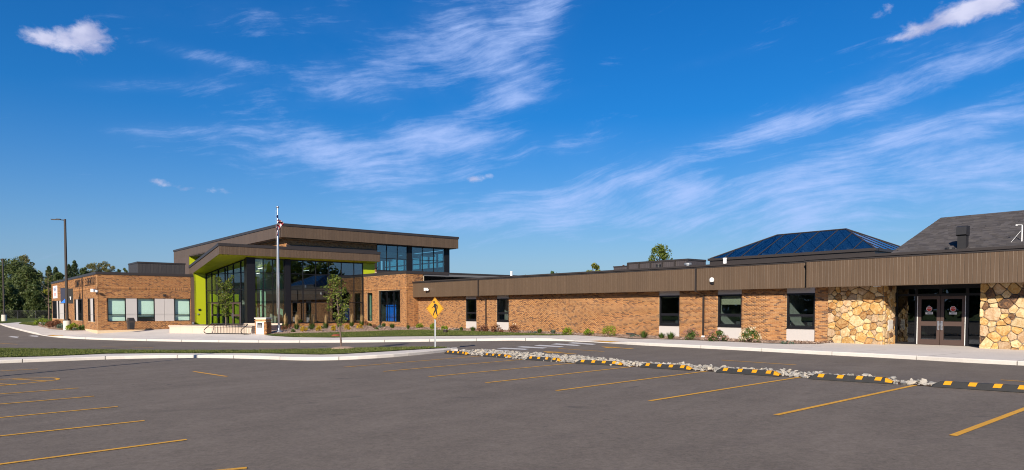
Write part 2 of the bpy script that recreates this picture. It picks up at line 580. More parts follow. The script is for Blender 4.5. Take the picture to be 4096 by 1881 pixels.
def onU(px, py, u0):
    d = ray(px, py)
    p = CAMP + d * (u0 / (d[:2] @ UX))
    return float(p[:2] @ VX), float(p[2])


def uvz(u, v, z):
    q = UX * u + VX * v
    return np.array([q[0], q[1], z])


def ss(x, a, b):
    t = min(1.0, max(0.0, (x - a) / (b - a)))
    return t * t * (3 - 2 * t)


ROW0 = np.array([-1.2, 27.2])
ROWD = np.array([0.602, -0.799])
ROWD = ROWD / np.linalg.norm(ROWD)
ROWN = np.array([-ROWD[1], ROWD[0]])              # towards the building


def hz(x, y):
    """height of the asphalt: the lot tilts gently, the lane lies level before the school"""
    lot = 0.0274 * x - 0.21
    if lot < -0.45:
        lot = -0.45 - 0.22 * (1 - math.exp((lot + 0.45) / 0.22))
    lane = min(lot, -0.21) if x < 0 else -0.21 + 0.06 * ss(x, 0, 8)
    s = (x - ROW0[0]) * ROWN[0] + (y - ROW0[1]) * ROWN[1]
    b = lot + (lane - lot) * ss(s, 0.6, 4.6)
    return b + (-0.16 - b) * ss(y, 42, 72)


def gp(px, py, fn=hz, off=0.0):
    """where the eye ray through a pixel of the photograph meets the ground"""
    z = -0.2
    for _ in range(40):
        p = onz(px, py, z)
        z = 0.5 * z + 0.5 * (fn(p[0], p[1]) + off)
    return onz(px, py, z)


KERB_PX = [(1, 1299), (20, 1307), (51, 1315.5), (101, 1328), (152, 1340), (218, 1350), (305, 1356), (432, 1361), (599, 1365), (752, 1368),
           (1024, 1371), (1280, 1371), (1532, 1369.4), (1786, 1366), (2048, 1363), (2226, 1364), (2332, 1367), (2439, 1373.5),
           (2551, 1381.6), (2810, 1394), (3072, 1407.5), (3316, 1421), (3580, 1434), (3814, 1448.5), (4096, 1463)]
KERB = [gp(*q) for q in KERB_PX]
_d = KERB[-1] - KERB[-2]
KERB.append(KERB[-1] + _d * 4)
KERB = np.array(KERB)
KERB[:, 2] = [hz(p[0], p[1]) for p in KERB]


def smooth_line(P, n=2):
    P = [np.array(p, float) for p in P]
    for _ in range(n):
        Q = [P[0]]
        for a, b in zip(P[:-1], P[1:]):
            Q += [a * 0.75 + b * 0.25, a * 0.25 + b * 0.75]
        Q.append(P[-1])
        P = Q
    return np.array(P)


KERB = smooth_line(KERB, 2)


def seg_near(P, x, y):
    A, B = P[:-1, :2], P[1:, :2]
    d = B - A
    t = np.clip((((np.array([x, y]) - A) * d).sum(1)) / np.maximum((d * d).sum(1), 1e-9), 0, 1)
    q = A + d * t[:, None]
    dd = np.hypot(q[:, 0] - x, q[:, 1] - y)
    i = int(dd.argmin())
    return float(dd[i]), float(P[i, 2] + (P[i + 1, 2] - P[i, 2]) * t[i])


RAMPS = (gp(2385, 1369), gp(185, 1345))


def lowk(x, y):
    return max(0.75 * (1 - ss(math.hypot(x - r[0], y - r[1]), 1.2, 3.2)) for r in RAMPS)


def gz(x, y):
    """height of the walks, lawns and beds between the kerb and the school"""
    d, kz = seg_near(KERB, x, y)
    kz += 0.14
    return kz + (0.0 - kz) * ss(d, 0.3, 9.0) - 0.14 * lowk(x, y)


# ------------------------------------------------------------------ mesh helpers
def recalc(me):
    bm = bmesh.new()
    bm.from_mesh(me)
    bmesh.ops.recalc_face_normals(bm, faces=bm.faces)
    bm.to_mesh(me)
    bm.free()


def mesh(name, V, Fc, mats, fmat=None, fix=True, smooth=False):
    me = bpy.data.meshes.new(name)
    me.from_pydata([tuple(float(c) for c in v) for v in V], [], [tuple(f) for f in Fc])
    for m in (mats if isinstance(mats, (list, tuple)) else [mats]):
        me.materials.append(MATS[m])
    if fix and len(Fc) < 30000:
        recalc(me)
    if fmat is not None:
        me.polygons.foreach_set('material_index', fmat)
    if smooth:
        me.polygons.foreach_set('use_smooth', [True] * len(me.polygons))
    return me


def mesh_np(name, V, Q, mat):
    """V (n,3), Q (m,k) numpy"""
    me = bpy.data.meshes.new(name)
    k = Q.shape[1]
    me.vertices.add(len(V))
    me.vertices.foreach_set('co', np.ascontiguousarray(V, dtype=np.float32).ravel())
    me.loops.add(Q.size)
    me.loops.foreach_set('vertex_index', np.ascontiguousarray(Q, dtype=np.int32).ravel())
    me.polygons.add(len(Q))
    me.polygons.foreach_set('loop_start', np.arange(0, Q.size, k, dtype=np.int32))
    me.update(calc_edges=True)
    me.validate()
    me.materials.append(MATS[mat])
    return me


class FR:
    """a facade: s runs along it to the right, d outwards, z up"""

    def __init__(s, O, T, Nn):
        s.O, s.T, s.N = np.array(O, float), np.array(T, float), np.array(Nn, float)
        s.rot = math.atan2(s.T[1], s.T[0])

    def p(s, a, d, z):
        q = s.O + s.T * a + s.N * d
        return np.array([q[0], q[1], z])


def FV(v0):                  # faces the lot; s = -u
    return FR(VX * v0, -UX, -VX)


def FU(u0):                  # faces to the right; s = v
    return FR(UX * u0, VX, -UX)


class MB:
    def __init__(s):
        s.v, s.f, s.m = [], [], []
        s.cur = 0

    def add(s, V, Fc):
        o = len(s.v)
        s.v += [np.array(q, float) for q in V]
        for f in Fc:
            s.f.append([i + o for i in f])
            s.m.append(s.cur)
        return s

    def hexa(s, P):
        return s.add(P, [(0, 1, 2, 3), (7, 6, 5, 4), (0, 4, 5, 1), (1, 5, 6, 2), (2, 6, 7, 3), (3, 7, 4, 0)])

    def fbox(s, fr, s0, s1, d0, d1, z0, z1):
        P = [fr.p(a, d, z) for z in (z0, z1) for a, d in ((s0, d0), (s1, d0), (s1, d1), (s0, d1))]
        return s.hexa(P)

    def box(s, c, size, rz=0.0):
        cx, cy, cz = c
        hx, hy, h = size[0] / 2, size[1] / 2, size[2] / 2
        co, si = math.cos(rz), math.sin(rz)
        P = []
        for z in (-h, h):
            for x, y in ((-hx, -hy), (hx, -hy), (hx, hy), (-hx, hy)):
                P.append((cx + x * co - y * si, cy + x * si + y * co, cz + z))
        return s.hexa(P)

    def prism(s, poly, z0, z1):
        n = len(poly)
        V = [(p[0], p[1], z0) for p in poly] + [(p[0], p[1], z1) for p in poly]
        Fc = [tuple(range(n - 1, -1, -1)), tuple(range(n, 2 * n))] + [(i, (i + 1) % n, n + (i + 1) % n, n + i) for i in range(n)]
        return s.add(V, Fc)

    def tube(s, pts, rad, n=8, cap=True):
        pts = [np.array(p, float) for p in pts]
        if not isinstance(rad, (list, tuple)):
            rad = [rad] * len(pts)
        V, Fc = [], []
        up = np.array([0.0, 0, 1])
        for i, p in enumerate(pts):
            t = pts[min(i + 1, len(pts) - 1)] - pts[max(i - 1, 0)]
            t = t / (np.linalg.norm(t) + 1e-9)
            a = np.cross(t, up if abs(t[2]) < 0.95 else np.array([1.0, 0, 0]))
            a /= np.linalg.norm(a)
            b = np.cross(t, a)
            for k in range(n):
                w = 2 * math.pi * k / n
                V.append(p + (a * math.cos(w) + b * math.sin(w)) * rad[i])
        for i in range(len(pts) - 1):
            for k in range(n):
                Fc.append((i * n + k, i * n + (k + 1) % n, (i + 1) * n + (k + 1) % n, (i + 1) * n + k))
        if cap:
            Fc.append(tuple(range(n - 1, -1, -1)))
            Fc.append(tuple((len(pts) - 1) * n + k for k in range(n)))
        return s.add(V, Fc)

    def lathe(s, c, prof, n=20):
        V, Fc = [], []
        for r, z in prof:
            for k in range(n):
                w = 2 * math.pi * k / n
                V.append((c[0] + r * math.cos(w), c[1] + r * math.sin(w), c[2] + z))
        for i in range(len(prof) - 1):
            for k in range(n):
                Fc.append((i * n + k, i * n + (k + 1) % n, (i + 1) * n + (k + 1) % n, (i + 1) * n + k))
        Fc.append(tuple(range(n - 1, -1, -1)))
        Fc.append(tuple((len(prof) - 1) * n + k for k in range(n)))
        return s.add(V, Fc)


def link(o, parent=None):
    COL.objects.link(o)
    if parent is not None:
        o.parent = parent
    return o


def wloc(o):
    l = np.zeros(3)
    while o is not None:
        l = l + np.array(o.location)
        o = o.parent
    return l


def tagp(o, label=None, cat=None, group=None, kind=None):
    for k, v in (('label', label), ('category', cat), ('group', group), ('kind', kind)):
        if v:
            o[k] = v
    return o


def thing(name, label, cat, loc, group=None):
    o = bpy.data.objects.new(name, None)
    o.empty_display_size = 0.3
    o.location = tuple(float(c) for c in loc)
    return tagp(link(o), label, cat, group)


def part(name, mb, mat, parent=None, smooth=False, kind=None, at=None):
    """one mesh object; world coordinates in mb are moved to the parent's or its own origin"""
    if parent is not None:
        base = wloc(parent)
    else:
        V = np.array(mb.v)
        base = np.array(at) if at is not None else np.array([*(V[:, :2].min(0) + V[:, :2].max(0)) / 2, V[:, 2].min()])
    me = mesh(name, [v - base for v in mb.v], mb.f, mat, mb.m if isinstance(mat, (list, tuple)) else None, smooth=smooth)
    o = link(bpy.data.objects.new(name, me), parent)
    if parent is None:
        o.location = tuple(float(c) for c in base)
    if kind:
        o['kind'] = kind
    return o


def piece(name, me, parent, p, rz=0.0, scale=None):
    o = bpy.data.objects.new(name, me)
    link(o, parent)
    o.location = tuple(float(c) for c in (np.array(p) - wloc(parent)))
    o.rotation_euler = (0, 0, rz)
    if scale is not None:
        o.scale = scale
    return o


def tri_in(poly, x, y):
    c = False
    j = len(poly) - 1
    for i in range(len(poly)):
        a, b = poly[i], poly[j]
        if (a[1] > y) != (b[1] > y) and x < (b[0] - a[0]) * (y - a[1]) / (b[1] - a[1]) + a[0]:
            c = not c
        j = i
    return c


def pts_in(poly, n, r):
    """n random points inside a polygon"""
    A = np.array([(p[0], p[1]) for p in poly], float)
    B = np.roll(A, 1, axis=0)
    lo, hi = A.min(0), A.max(0)
    out = np.empty((0, 2))
    while len(out) < n:
        Q = r.uniform(lo, hi, (n, 2))
        c = np.zeros(len(Q), bool)
        for a, b in zip(A, B):
            if a[1] != b[1]:
                c ^= ((a[1] > Q[:, 1]) != (b[1] > Q[:, 1])) & (Q[:, 0] < (b[0] - a[0]) * (Q[:, 1] - a[1]) / (b[1] - a[1]) + a[0])
        out = np.concatenate([out, Q[c]])
    return out[:n]


def clip(poly, n, c):
    """keep the side n.p <= c of a convex or simple polygon"""
    out = []
    for i in range(len(poly)):
        a, b = poly[i], poly[(i + 1) % len(poly)]
        da, db = n[0] * a[0] + n[1] * a[1] - c, n[0] * b[0] + n[1] * b[1] - c
        if da <= 0:
            out.append(a)
        if (da < 0 < db) or (db < 0 < da):
            t = da / (da - db)
            out.append((a[0] + (b[0] - a[0]) * t, a[1] + (b[1] - a[1]) * t))
    return out


def area(name, poly, zf, mat, cell=1.5, off=0.0, parent=None, kind='structure'):
    """a sheet over a ground polygon, cut into cells so that it follows the heights"""
    poly = [(float(p[0]), float(p[1])) for p in poly]
    xs, ys = [p[0] for p in poly], [p[1] for p in poly]
    mb = MB()
    y = math.floor(min(ys) / cell) * cell
    while y < max(ys):
        rowp = clip(clip(poly, (0, -1), -y), (0, 1), y + cell)
        if len(rowp) >= 3:
            x = math.floor(min(p[0] for p in rowp) / cell) * cell
            xm = max(p[0] for p in rowp)
            while x < xm:
                q = clip(clip(rowp, (-1, 0), -x), (1, 0), x + cell)
                r = []
                for p in q:
                    if not r or math.hypot(p[0] - r[-1][0], p[1] - r[-1][1]) > 1e-4:
                        r.append(p)
                if len(r) >= 3:
                    mb.add([(p[0], p[1], zf(p[0], p[1]) + off) for p in r], [tuple(range(len(r)))])
                x += cell
        y += cell
    V = np.array(mb.v)
    base = wloc(parent) if parent is not None else np.array([V[:, 0].mean(), V[:, 1].mean(), 0])
    me = bpy.data.meshes.new(name)
    me.from_pydata([tuple(v - base) for v in V], [], mb.f)
    bm = bmesh.new()
    bm.from_mesh(me)
    bmesh.ops.remove_doubles(bm, verts=bm.verts, dist=1e-4)
    for f in bm.faces:
        f.normal_update()
        if f.normal.z < 0:
            f.normal_flip()
    bm.to_mesh(me)
    bm.free()
    me.materials.append(MATS[mat])
    o = link(bpy.data.objects.new(name, me), parent)
    if parent is None:
        o.location = tuple(base)
    if kind:
        o['kind'] = kind
    return o


def offset_line(P, d):
    P = np.array(P)
    Q = []
    for i in range(len(P)):
        t = P[min(i + 1, len(P) - 1), :2] - P[max(i - 1, 0), :2]
        t = t / (np.linalg.norm(t) + 1e-9)
        Q.append((P[i, 0] - t[1] * d, P[i, 1] + t[0] * d))
    return np.array(Q)


def resample(P, step):
    P = np.array(P, float)
    L = np.r_[0, np.cumsum(np.hypot(*np.diff(P[:, :2], axis=0).T))]
    n = max(2, int(L[-1] / step) + 1)
    t = np.linspace(0, L[-1], n)
    return np.stack([np.interp(t, L, P[:, k]) for k in range(P.shape[1])], 1)


def text_mesh(body, size, depth):
    cu = bpy.data.curves.new('lettering', 'FONT')
    cu.body = body
    cu.size = size
    cu.align_x = 'CENTER'
    cu.align_y = 'CENTER'
    cu.extrude = depth / 2
    cu.resolution_u = 3
    tmp = bpy.data.objects.new('tmp', cu)
    COL.objects.link(tmp)
    bpy.context.view_layer.update()
    me = bpy.data.meshes.new_from_object(tmp)
    bpy.data.objects.remove(tmp)
    return me


TEXTS = {}
for _k in [(c, .92, .02) for c in sorted(set('SUNNYSIDEELEMENTARY'))] + [('STOP', .085, .001), ('PARENT', .62, .004), ('DROP', .55, .004)]:
    TEXTS[_k] = text_mesh(*_k)

# ------------------------------------------------------------------ ground
gb = MB().add([(-900, -500, -0.78), (900, -500, -0.78), (900, 1400, -0.78), (-900, 1400, -0.78)], [(0, 1, 2, 3)])
ground = part('ground', gb, 'field', at=(0, 0, -0.78))
ground['kind'] = 'structure'
lot = area('asphalt_lot', [(-95, -25), (40, -25), (40, 35), (12, 62), (-60, 108), (-95, 108)], hz, 'asphalt', 1.0)
lot.name = 'parking_lot'


def line_mark(p0, p1, w=0.10, name='painted_line', mat='yellow_paint', fn=hz, px=True):
    a, b = (gp(*p0, fn), gp(*p1, fn)) if px else (np.array(p0), np.array(p1))
    d = b[:2] - a[:2]
    L = np.linalg.norm(d)
    d /= L
    n = np.array([-d[1], d[0]])
    mb = MB()
    k = max(1, int(L / 0.8))
    for i in range(k):
        q0, q1 = a[:2] + d * L * i / k, a[:2] + d * L * (i + 1) / k
        c = [q0 - n * w / 2, q1 - n * w / 2, q1 + n * w / 2, q0 + n * w / 2]
        mb.add([(x, y, fn(x, y) + 0.008) for x, y in c], [(0, 1, 2, 3)])
    return part(name, mb, mat, lot)


def poly_mark(pts, name, mat, fn=hz, off=0.008, cell=0.6, px=True):
    P = [gp(*q, fn) for q in pts] if px else pts
    return area(name, P, fn, mat, cell, off, lot, None)


# stall lines of the right-hand row
for a, b in [((1376.5, 1469.5), (1925, 1425)), ((1533.5, 1486.8), (2094, 1438.5)), ((1714, 1508.6), (2302, 1453)),
             ((1942, 1532.5), (2533, 1467.5)), ((2225, 1564), (2833, 1485)), ((2598, 1605), (3199, 1510)), ((3103, 1662), (3660, 1542.6))]:
    line_mark(a, b)
_h0, _h1 = gp(3811, 1745), gp(4096, 1638)
_hd = (_h1 - _h0)[:2] / np.linalg.norm((_h1 - _h0)[:2])
line_mark((*_h0[:2], 0), (*(_h0[:2] + _hd * 5.5), 0), px=False)
# stall lines of the left-hand row
for a, b in [((0, 1859), (746.8, 1760)), ((0, 1745.8), (578, 1683.9)), ((0, 1672), (471.5, 1627.5)), ((0, 1617.8), (377, 1585.8)), ((0, 1577), (314, 1553.3)),
             ((0, 1485), (152, 1477))]:
    A, B = gp(*a), gp(*b)
    d = (A - B)[:2] / np.linalg.norm((A - B)[:2])
    line_mark((*B[:2], 0), (*(B[:2] + d * 5.6), 0), px=False)
_b0, _b1 = gp(988, 1873.5), gp(915, 1880.5)
_bd = (_b1 - _b0)[:2] / np.linalg.norm((_b1 - _b0)[:2])
line_mark((*_b0[:2], 0), (*(_b0[:2] + _bd * 5.5), 0), px=False)
line_mark((775, 1487), (907, 1507), 0.10)
line_mark((2886, 1441.5), (3185, 1461), 0.10)
line_mark((4003, 1521), (4180, 1533), 0.10)
line_mark((2233, 1395), (2416, 1407), 0.10)
line_mark((408, 1388), (613, 1391), 0.10)
line_mark((0, 1374), (70, 1378), 0.10)
line_mark((1034, 1394), (1237, 1393), 0.10)
# rounded end of the hatched area at the left edge of the lot
hook = [gp(x, y) for x, y in [(-300, 1524), (0, 1519), (120, 1513.5), (200, 1512), (225, 1514), (235, 1517), (228, 1520.5), (193, 1525), (100, 1535), (0, 1544), (-300, 1570)]]
hs = smooth_line(hook, 2)
for a, b in zip(hs[:-1], hs[1:]):
    pass
hl, hr = offset_line(hs, 0.05), offset_line(hs, -0.05)
mb = MB()
for i in range(len(hs) - 1):
    mb.add([(x, y, hz(x, y) + 0.008) for x, y in (hl[i], hl[i + 1], hr[i + 1], hr[i])], [(0, 1, 2, 3)])
part('painted_line', mb, 'yellow_paint', lot)
line_mark((51, 1517.5), (193, 1525), 0.09)
line_mark((-120, 1530), (63, 1540), 0.09)
# crossing bars
for x0, y0, x1, y1 in [(1140, 990, 1530, 999), (1365, 972, 1745, 983), (1580, 955, 1945, 968), (1780, 938, 2145, 953), (1975, 924, 2330, 940), (930, 1009, 1300, 1016)]:
    q = [(x0, y0 + 3), (x0 + 75, y0 - 8), (x1, y1 - 2), (x1 - 55, y1 + 8)]
    poly_mark([(1600 + x * 0.3381, 1060 + y * 0.3381) for x, y in q], 'crossing_bar', 'white_paint')
for x0, y0, x1, y1 in [(32, 1347.5, 77, 1350), (112, 1344, 157, 1346.5), (-60, 1351, -5, 1354)]:
    poly_mark([(x0, y0 + 1), (x0 + 16, y0 - 2), (x1, y1 - 2), (x1 - 8, y1 + 2)], 'crossing_bar', 'white_paint')


def arrow(tip, tail):
    a, b = gp(*tip)[:2], gp(*tail)[:2]
    d = b - a
    L = np.linalg.norm(d)
    d /= L
    n = np.array([-d[1], d[0]])
    q = [a, a + d * L * .42 + n * .42, a + d * L * .42 + n * .10, b + n * .10, b - n * .10, a + d * L * .42 - n * .10, a + d * L * .42 - n * .42]
    poly_mark([(p[0], p[1]) for p in q], 'painted_arrow', 'yellow_paint', px=False, cell=5)


arrow((2172, 1406.5), (2302, 1417))
arrow((2405, 1387.5), (2532, 1396.5))

# ------------------------------------------------------------------ walk, kerbs, lawns and beds before the school
back = [uvz(4, 36, 0), uvz(4, 60, 0), uvz(100, 60, 0), uvz(100, 8.4, 0)]
lw = [gp(x, y, lambda a, b: -0.03) for x, y in [(150, 1287), (73, 1290.5), (25, 1293.5)]]
walk_poly = [(p[0], p[1]) for p in KERB] + [(p[0], p[1]) for p in back] + [(p[0], p[1]) for p in lw]


def inward(P, d):
    return offset_line(P, d)


k_in = offset_line(KERB, 0.17)
if (k_in[20] - KERB[20, :2]) @ np.array([0, 1.0]) < 0:
    KSIDE = -1
else:
    KSIDE = 1
k_in = offset_line(KERB, 0.17 * KSIDE)
walk_poly = [tuple(p) for p in k_in] + walk_poly[len(KERB):]
walk = area('sidewalk', walk_poly, gz, 'concrete', 1.5)


def kerb_run(P, side, ztop, name_parent, seg=3.0, width=0.16, joint=0.015, low=None):
    """kerb stones, each a piece of its own with a rounded upper edge"""
    L = np.r_[0, np.cumsum(np.hypot(*np.diff(P[:, :2], axis=0).T))]
    n = int(L[-1] / seg)
    for i in range(n):
        t = np.linspace(i * seg + joint, (i + 1) * seg - joint, 5)
        Q = np.stack([np.interp(t, L, P[:, k]) for k in range(3)], 1)
        o0, o1, o2 = offset_line(Q, 0.0), offset_line(Q, 0.03 * side), offset_line(Q, width * side)
        mb = MB()
        V = []
        for j in range(len(Q)):
            z = Q[j, 2]
            drop = 0.0 if low is None else low(Q[j, 0], Q[j, 1])
            tp = z + ztop * (1 - drop)
            V += [(o0[j, 0], o0[j, 1], z - 0.15), (o0[j, 0], o0[j, 1], tp - 0.03), (o1[j, 0], o1[j, 1], tp), (o2[j, 0], o2[j, 1], tp + 0.002), (o2[j, 0], o2[j, 1], z - 0.15)]
        Fc = []
        for j in range(len(Q) - 1):
            for k in range(5):
                Fc.append((j * 5 + k, j * 5 + (k + 1) % 5, (j + 1) * 5 + (k + 1) % 5, (j + 1) * 5 + k))
        e = (len(Q) - 1) * 5
        Fc += [(0, 1, 2, 3, 4), (e + 4, e + 3, e + 2, e + 1, e)]
        part('kerb_stone', mb.add(V, Fc), 'kerb_concrete', name_parent)


kerb_run(KERB, KSIDE, 0.14, walk, low=lowk)
# joints of the walk: shallow dark grooves
jm = MATS['stone_mortar']
for i, p in enumerate(resample(KERB, 3.2)[:-4]):
    if i % 1 == 0:
        d0 = seg_near(KERB, p[0], p[1])
        nrm = None
KR = resample(KERB, 2.6)
KO = offset_line(KR, 3.0 * KSIDE)
KI = offset_line(KR, 0.2 * KSIDE)
for i in range(2, len(KR) - 2):
    a, b = KI[i], KO[i]
    d = (b - a) / np.linalg.norm(b - a)
    n = np.array([-d[1], d[0]]) * 0.008
    mb = MB()
    for j in range(3):
        q0, q1 = a + (b - a) * j / 3, a + (b - a) * (j + 1) / 3
        mb.add([(x, y, gz(x, y) + 0.003) for x, y in (q0 - n, q1 - n, q1 + n, q0 + n)], [(0, 1, 2, 3)])
    part('walk_joint', mb, 'stone_mortar', walk)
# yellow tactile plates


def tactile(p0, p1):
    a, b = gp(*p0), gp(*p1)
    ia = int(np.hypot(KERB[:, 0] - a[0], KERB[:, 1] - a[1]).argmin())
    ib = int(np.hypot(KERB[:, 0] - b[0], KERB[:, 1] - b[1]).argmin())
    i0, i1 = min(ia, ib), max(ia, ib) + 1
    n_, f_ = offset_line(KERB, 0.20 * KSIDE)[i0:i1], offset_line(KERB, 0.95 * KSIDE)[i0:i1]
    area('tactile_plate', [tuple(p) for p in n_] + [tuple(p) for p in f_[::-1]], gz, 'tactile_yellow', 0.5, 0.012, walk, None)


tactile((2335, 1367.2), (2438, 1373.4))
tactile((168, 1342.5), (205, 1348))

LAWN_PX = [(1058, 1341), (1100, 1337), (1216, 1334.5), (1333, 1331.5), (1449, 1328.5), (1566, 1324), (1701, 1321.5), (1837, 1325), (2006, 1331), (2208, 1339.5), (2300, 1341.5),
           (2200, 1342.8), (2048, 1342.8), (1786, 1344.8), (1532, 1347.8), (1329, 1351.5), (1176, 1349.6), (1090, 1345)]
lawn_poly = [gp(x, y, gz) for x, y in LAWN_PX]
lawn = area('front_lawn', lawn_poly, gz, 'lawn', 0.8, 0.035)
lawn2_poly = [gp(x, y, gz) for x, y in [(74, 1296), (90, 1290.5), (150, 1289), (152, 1303), (130, 1303.5)]]
lawn2 = area('corner_lawn', lawn2_poly, gz, 'lawn', 0.8, 0.035)

vw, uc = 33.163, 53.93
vk = 31.90
BED_PX = [(1100, 1337), (1216, 1334.5), (1333, 1331.5), (1449, 1328.5), (1566, 1324), (1701, 1321.5), (1837, 1325), (2006, 1331), (2208, 1339.5), (2300, 1341.5),
          (2403, 1347), (2556, 1356), (2734, 1360.5), (2911, 1367), (3072, 1374.5), (3270, 1377)]
bed_poly = [gp(x, y, gz) for x, y in BED_PX] + [uvz(16.4, vw + .3, 0), uvz(uc, vw + .3, 0), uvz(uc, vk + .3, 0), uvz(61.9, vk + .3, 0), uvz(61.9, 21.5, 0), gp(1080, 1325, gz), gp(1082, 1336, gz)]
bed = area('mulch_bed', bed_poly, gz, 'mulch', 0.8, 0.02)
bed2_poly = [gp(x, y, gz) for x, y in [(150, 1290), (152, 1305), (203, 1317.5), (284, 1323.5), (386, 1321)]] + [uvz(63, 9.6, 0), uvz(84, 9.6, 0), uvz(84, 8.0, 0)]
bed2 = area('corner_mulch_bed', bed2_poly, gz, 'mulch', 0.8, 0.02)

# ------------------------------------------------------------------ grass island between lot and lane
ISL_PX = [(0, 1453.7), (203, 1446), (467, 1436.5), (635, 1433), (813, 1431.5), (1024, 1435.5), (1202, 1443), (1329, 1442), (1430, 1438), (1583, 1429), (1766, 1411), (1838, 1402)]
isl_lot = [gp(*q) for q in ISL_PX]
_d = isl_lot[0] - isl_lot[1]
isl_lot = [isl_lot[0] + _d * 3] + isl_lot
isl_lot = smooth_line(isl_lot, 2)
isl_lot[:, 2] = [hz(p[0], p[1]) for p in isl_lot]
top = lambda x, y: hz(x, y) + 0.135
isl_lane = [gp(x, y, top) for x, y in [(1832, 1396), (1816, 1392.5), (1801, 1391), (1750, 1388.5), (1532, 1391), (1329, 1396), (1024, 1402), (559, 1402), (305, 1398), (0, 1394)]]
_d = isl_lane[-1] - isl_lane[-2]
isl_lane.append(isl_lane[-1] + _d * 2)
side = 1 if (offset_line(isl_lot, 1.0)[20] - isl_lot[20, :2])[1] > 0 else -1
isl_in = offset_line(isl_lot, 0.17 * side)
island = area('island_walk', [tuple(p) for p in isl_in] + [(p[0], p[1]) for p in isl_lane], top, 'concrete', 1.0)
kerb_run(isl_lot, side, 0.135, island, seg=3.0)
lane_line = smooth_line([(p[0], p[1], hz(p[0], p[1])) for p in isl_lane], 1)
s2 = 1 if (offset_line(lane_line, 1.0)[6] - lane_line[6, :2])[1] < 0 else -1
kerb_run(lane_line, s2, 0.13, island, seg=3.0)
gr_lot = [gp(x, y, top) for x, y in [(0, 1431), (203, 1426), (422, 1416), (635, 1413.5), (1024, 1413.5), (1278, 1419.5), (1380, 1416.5), (1532, 1407.5), (1700, 1397.5), (1796, 1393)]]
_d = gr_lot[0] - gr_lot[1]
gr_lot = [gr_lot[0] + _d * 3] + gr_lot


def crown(x, y):
    return top(x, y) + 0.03


lane_in = offset_line(np.array(isl_lane), 0.2 * s2)
ig_poly = [(p[0], p[1]) for p in gr_lot] + [tuple(p) for p in lane_in[2:]]
igrass = area('island_lawn', ig_poly, crown, 'lawn', 0.8, 0.0)

# far lawn and the field beyond the lane
flawn = area('far_lawn', [(-140, 88), (-62, 84), (-36, 74), (-25, 90), (-20, 170), (-140, 190)], lambda x, y: -0.06 + 0.35 * ss(y, 90, 140), 'lawn', 8.0)


def blades(name, poly, zf, n, label, h=0.06, w=0.012, mat='blade', edge=0.0):
    P = np.array([(x, y, zf(x, y)) for x, y in pts_in(poly, n, nrg)])
    a = nrg.uniform(0, 6.283, n)
    hh = h * nrg.uniform(0.5, 1.25, n)
    ww = w * nrg.uniform(0.7, 1.4, n)
    le = nrg.uniform(0, 0.7, n) * hh
    b = nrg.uniform(0, 6.283, n)
    V = np.empty((n, 3, 3))
    V[:, 0] = P + np.stack([np.cos(a) * ww, np.sin(a) * ww, -0.005 + 0 * a], 1)
    V[:, 1] = P - np.stack([np.cos(a) * ww, np.sin(a) * ww, 0.005 + 0 * a], 1)
    V[:, 2] = P + np.stack([np.cos(b) * le, np.sin(b) * le, hh], 1)
    base = np.array([P[:, 0].mean(), P[:, 1].mean(), 0])
    me = mesh_np(name, V.reshape(-1, 3) - base, np.arange(n * 3).reshape(-1, 3), mat)
    o = link(bpy.data.objects.new(name, me))
    o.location = tuple(base)
    return tagp(o, label, 'grass', None, 'stuff')


blades('island_grass', [p[:2] for p in ig_poly], crown, 42000, 'short green grass on the island between lot and lane', 0.05, 0.012)
blades('front_grass', [p[:2] for p in lawn_poly], lambda x, y: gz(x, y) + 0.035, 26000, 'mown green grass between sidewalk and mulch bed', 0.045, 0.012)
blades('corner_grass', [p[:2] for p in lawn2_poly], lambda x, y: gz(x, y) + 0.035, 3000, 'small wedge of grass inside the curving sidewalk corner', 0.06, 0.02)


def chips(name, poly, zf, n, parent):
    P = np.array([(x, y, zf(x, y) + rng.uniform(0.02, 0.05)) for x, y in pts_in(poly, n, nrg)])
    a, t = nrg.uniform(0, 6.283, n), nrg.uniform(-0.5, 0.5, n)
    l, w = nrg.uniform(0.03, 0.08, n), nrg.uniform(0.012, 0.03, n)
    dx = np.stack([np.cos(a) * l, np.sin(a) * l, t * l], 1)
    dy = np.stack([-np.sin(a) * w, np.cos(a) * w, nrg.uniform(-.3, .3, n) * w], 1)
    V = np.stack([P - dx - dy, P + dx - dy, P + dx + dy, P - dx + dy], 1).reshape(-1, 3) - wloc(parent)
    o = link(bpy.data.objects.new(name, mesh_np(name, V, np.arange(n * 4).reshape(-1, 4), 'mulch_chip')), parent)
    o['kind'] = 'stuff'


chips('bark_chips', [p[:2] for p in bed_poly], gz, 9000, bed)
chips('bark_chips', [p[:2] for p in bed2_poly], gz, 2500, bed2)


# ------------------------------------------------------------------ building kit
def cut_rects(s0, s1, z0, z1, holes):
    """a wall rectangle less its openings, as rectangles"""
    xs = sorted({s0, s1, *[h[i] for h in holes for i in (0, 1) if s0 < h[i] < s1]})
    out = []
    for a, b in zip(xs[:-1], xs[1:]):
        zs = [(z0, z1)]
        for h in holes:
            if h[0] < (a + b) / 2 < h[1]:
                nz = []
                for q in zs:
                    if h[2] > q[0]:
                        nz.append((q[0], min(q[1], h[2])))
                    if h[3] < q[1]:
                        nz.append((max(q[0], h[3]), q[1]))
                zs = [q for q in nz if q[1] - q[0] > 1e-3]
        out += [(a, b, *q) for q in zs]
    return out


def wall(thg, fr, s0, s1, z0, z1, holes=(), mat='mortar', thick=0.22, name='wall'):
    mb = MB()
    for a, b, c, d in cut_rects(s0, s1, z0, z1, holes):
        mb.fbox(fr, a, b, -thick, 0, c, d)
    return part(name, mb, mat, thg)


BW, BH, JT = 0.203, 0.0677, 0.010


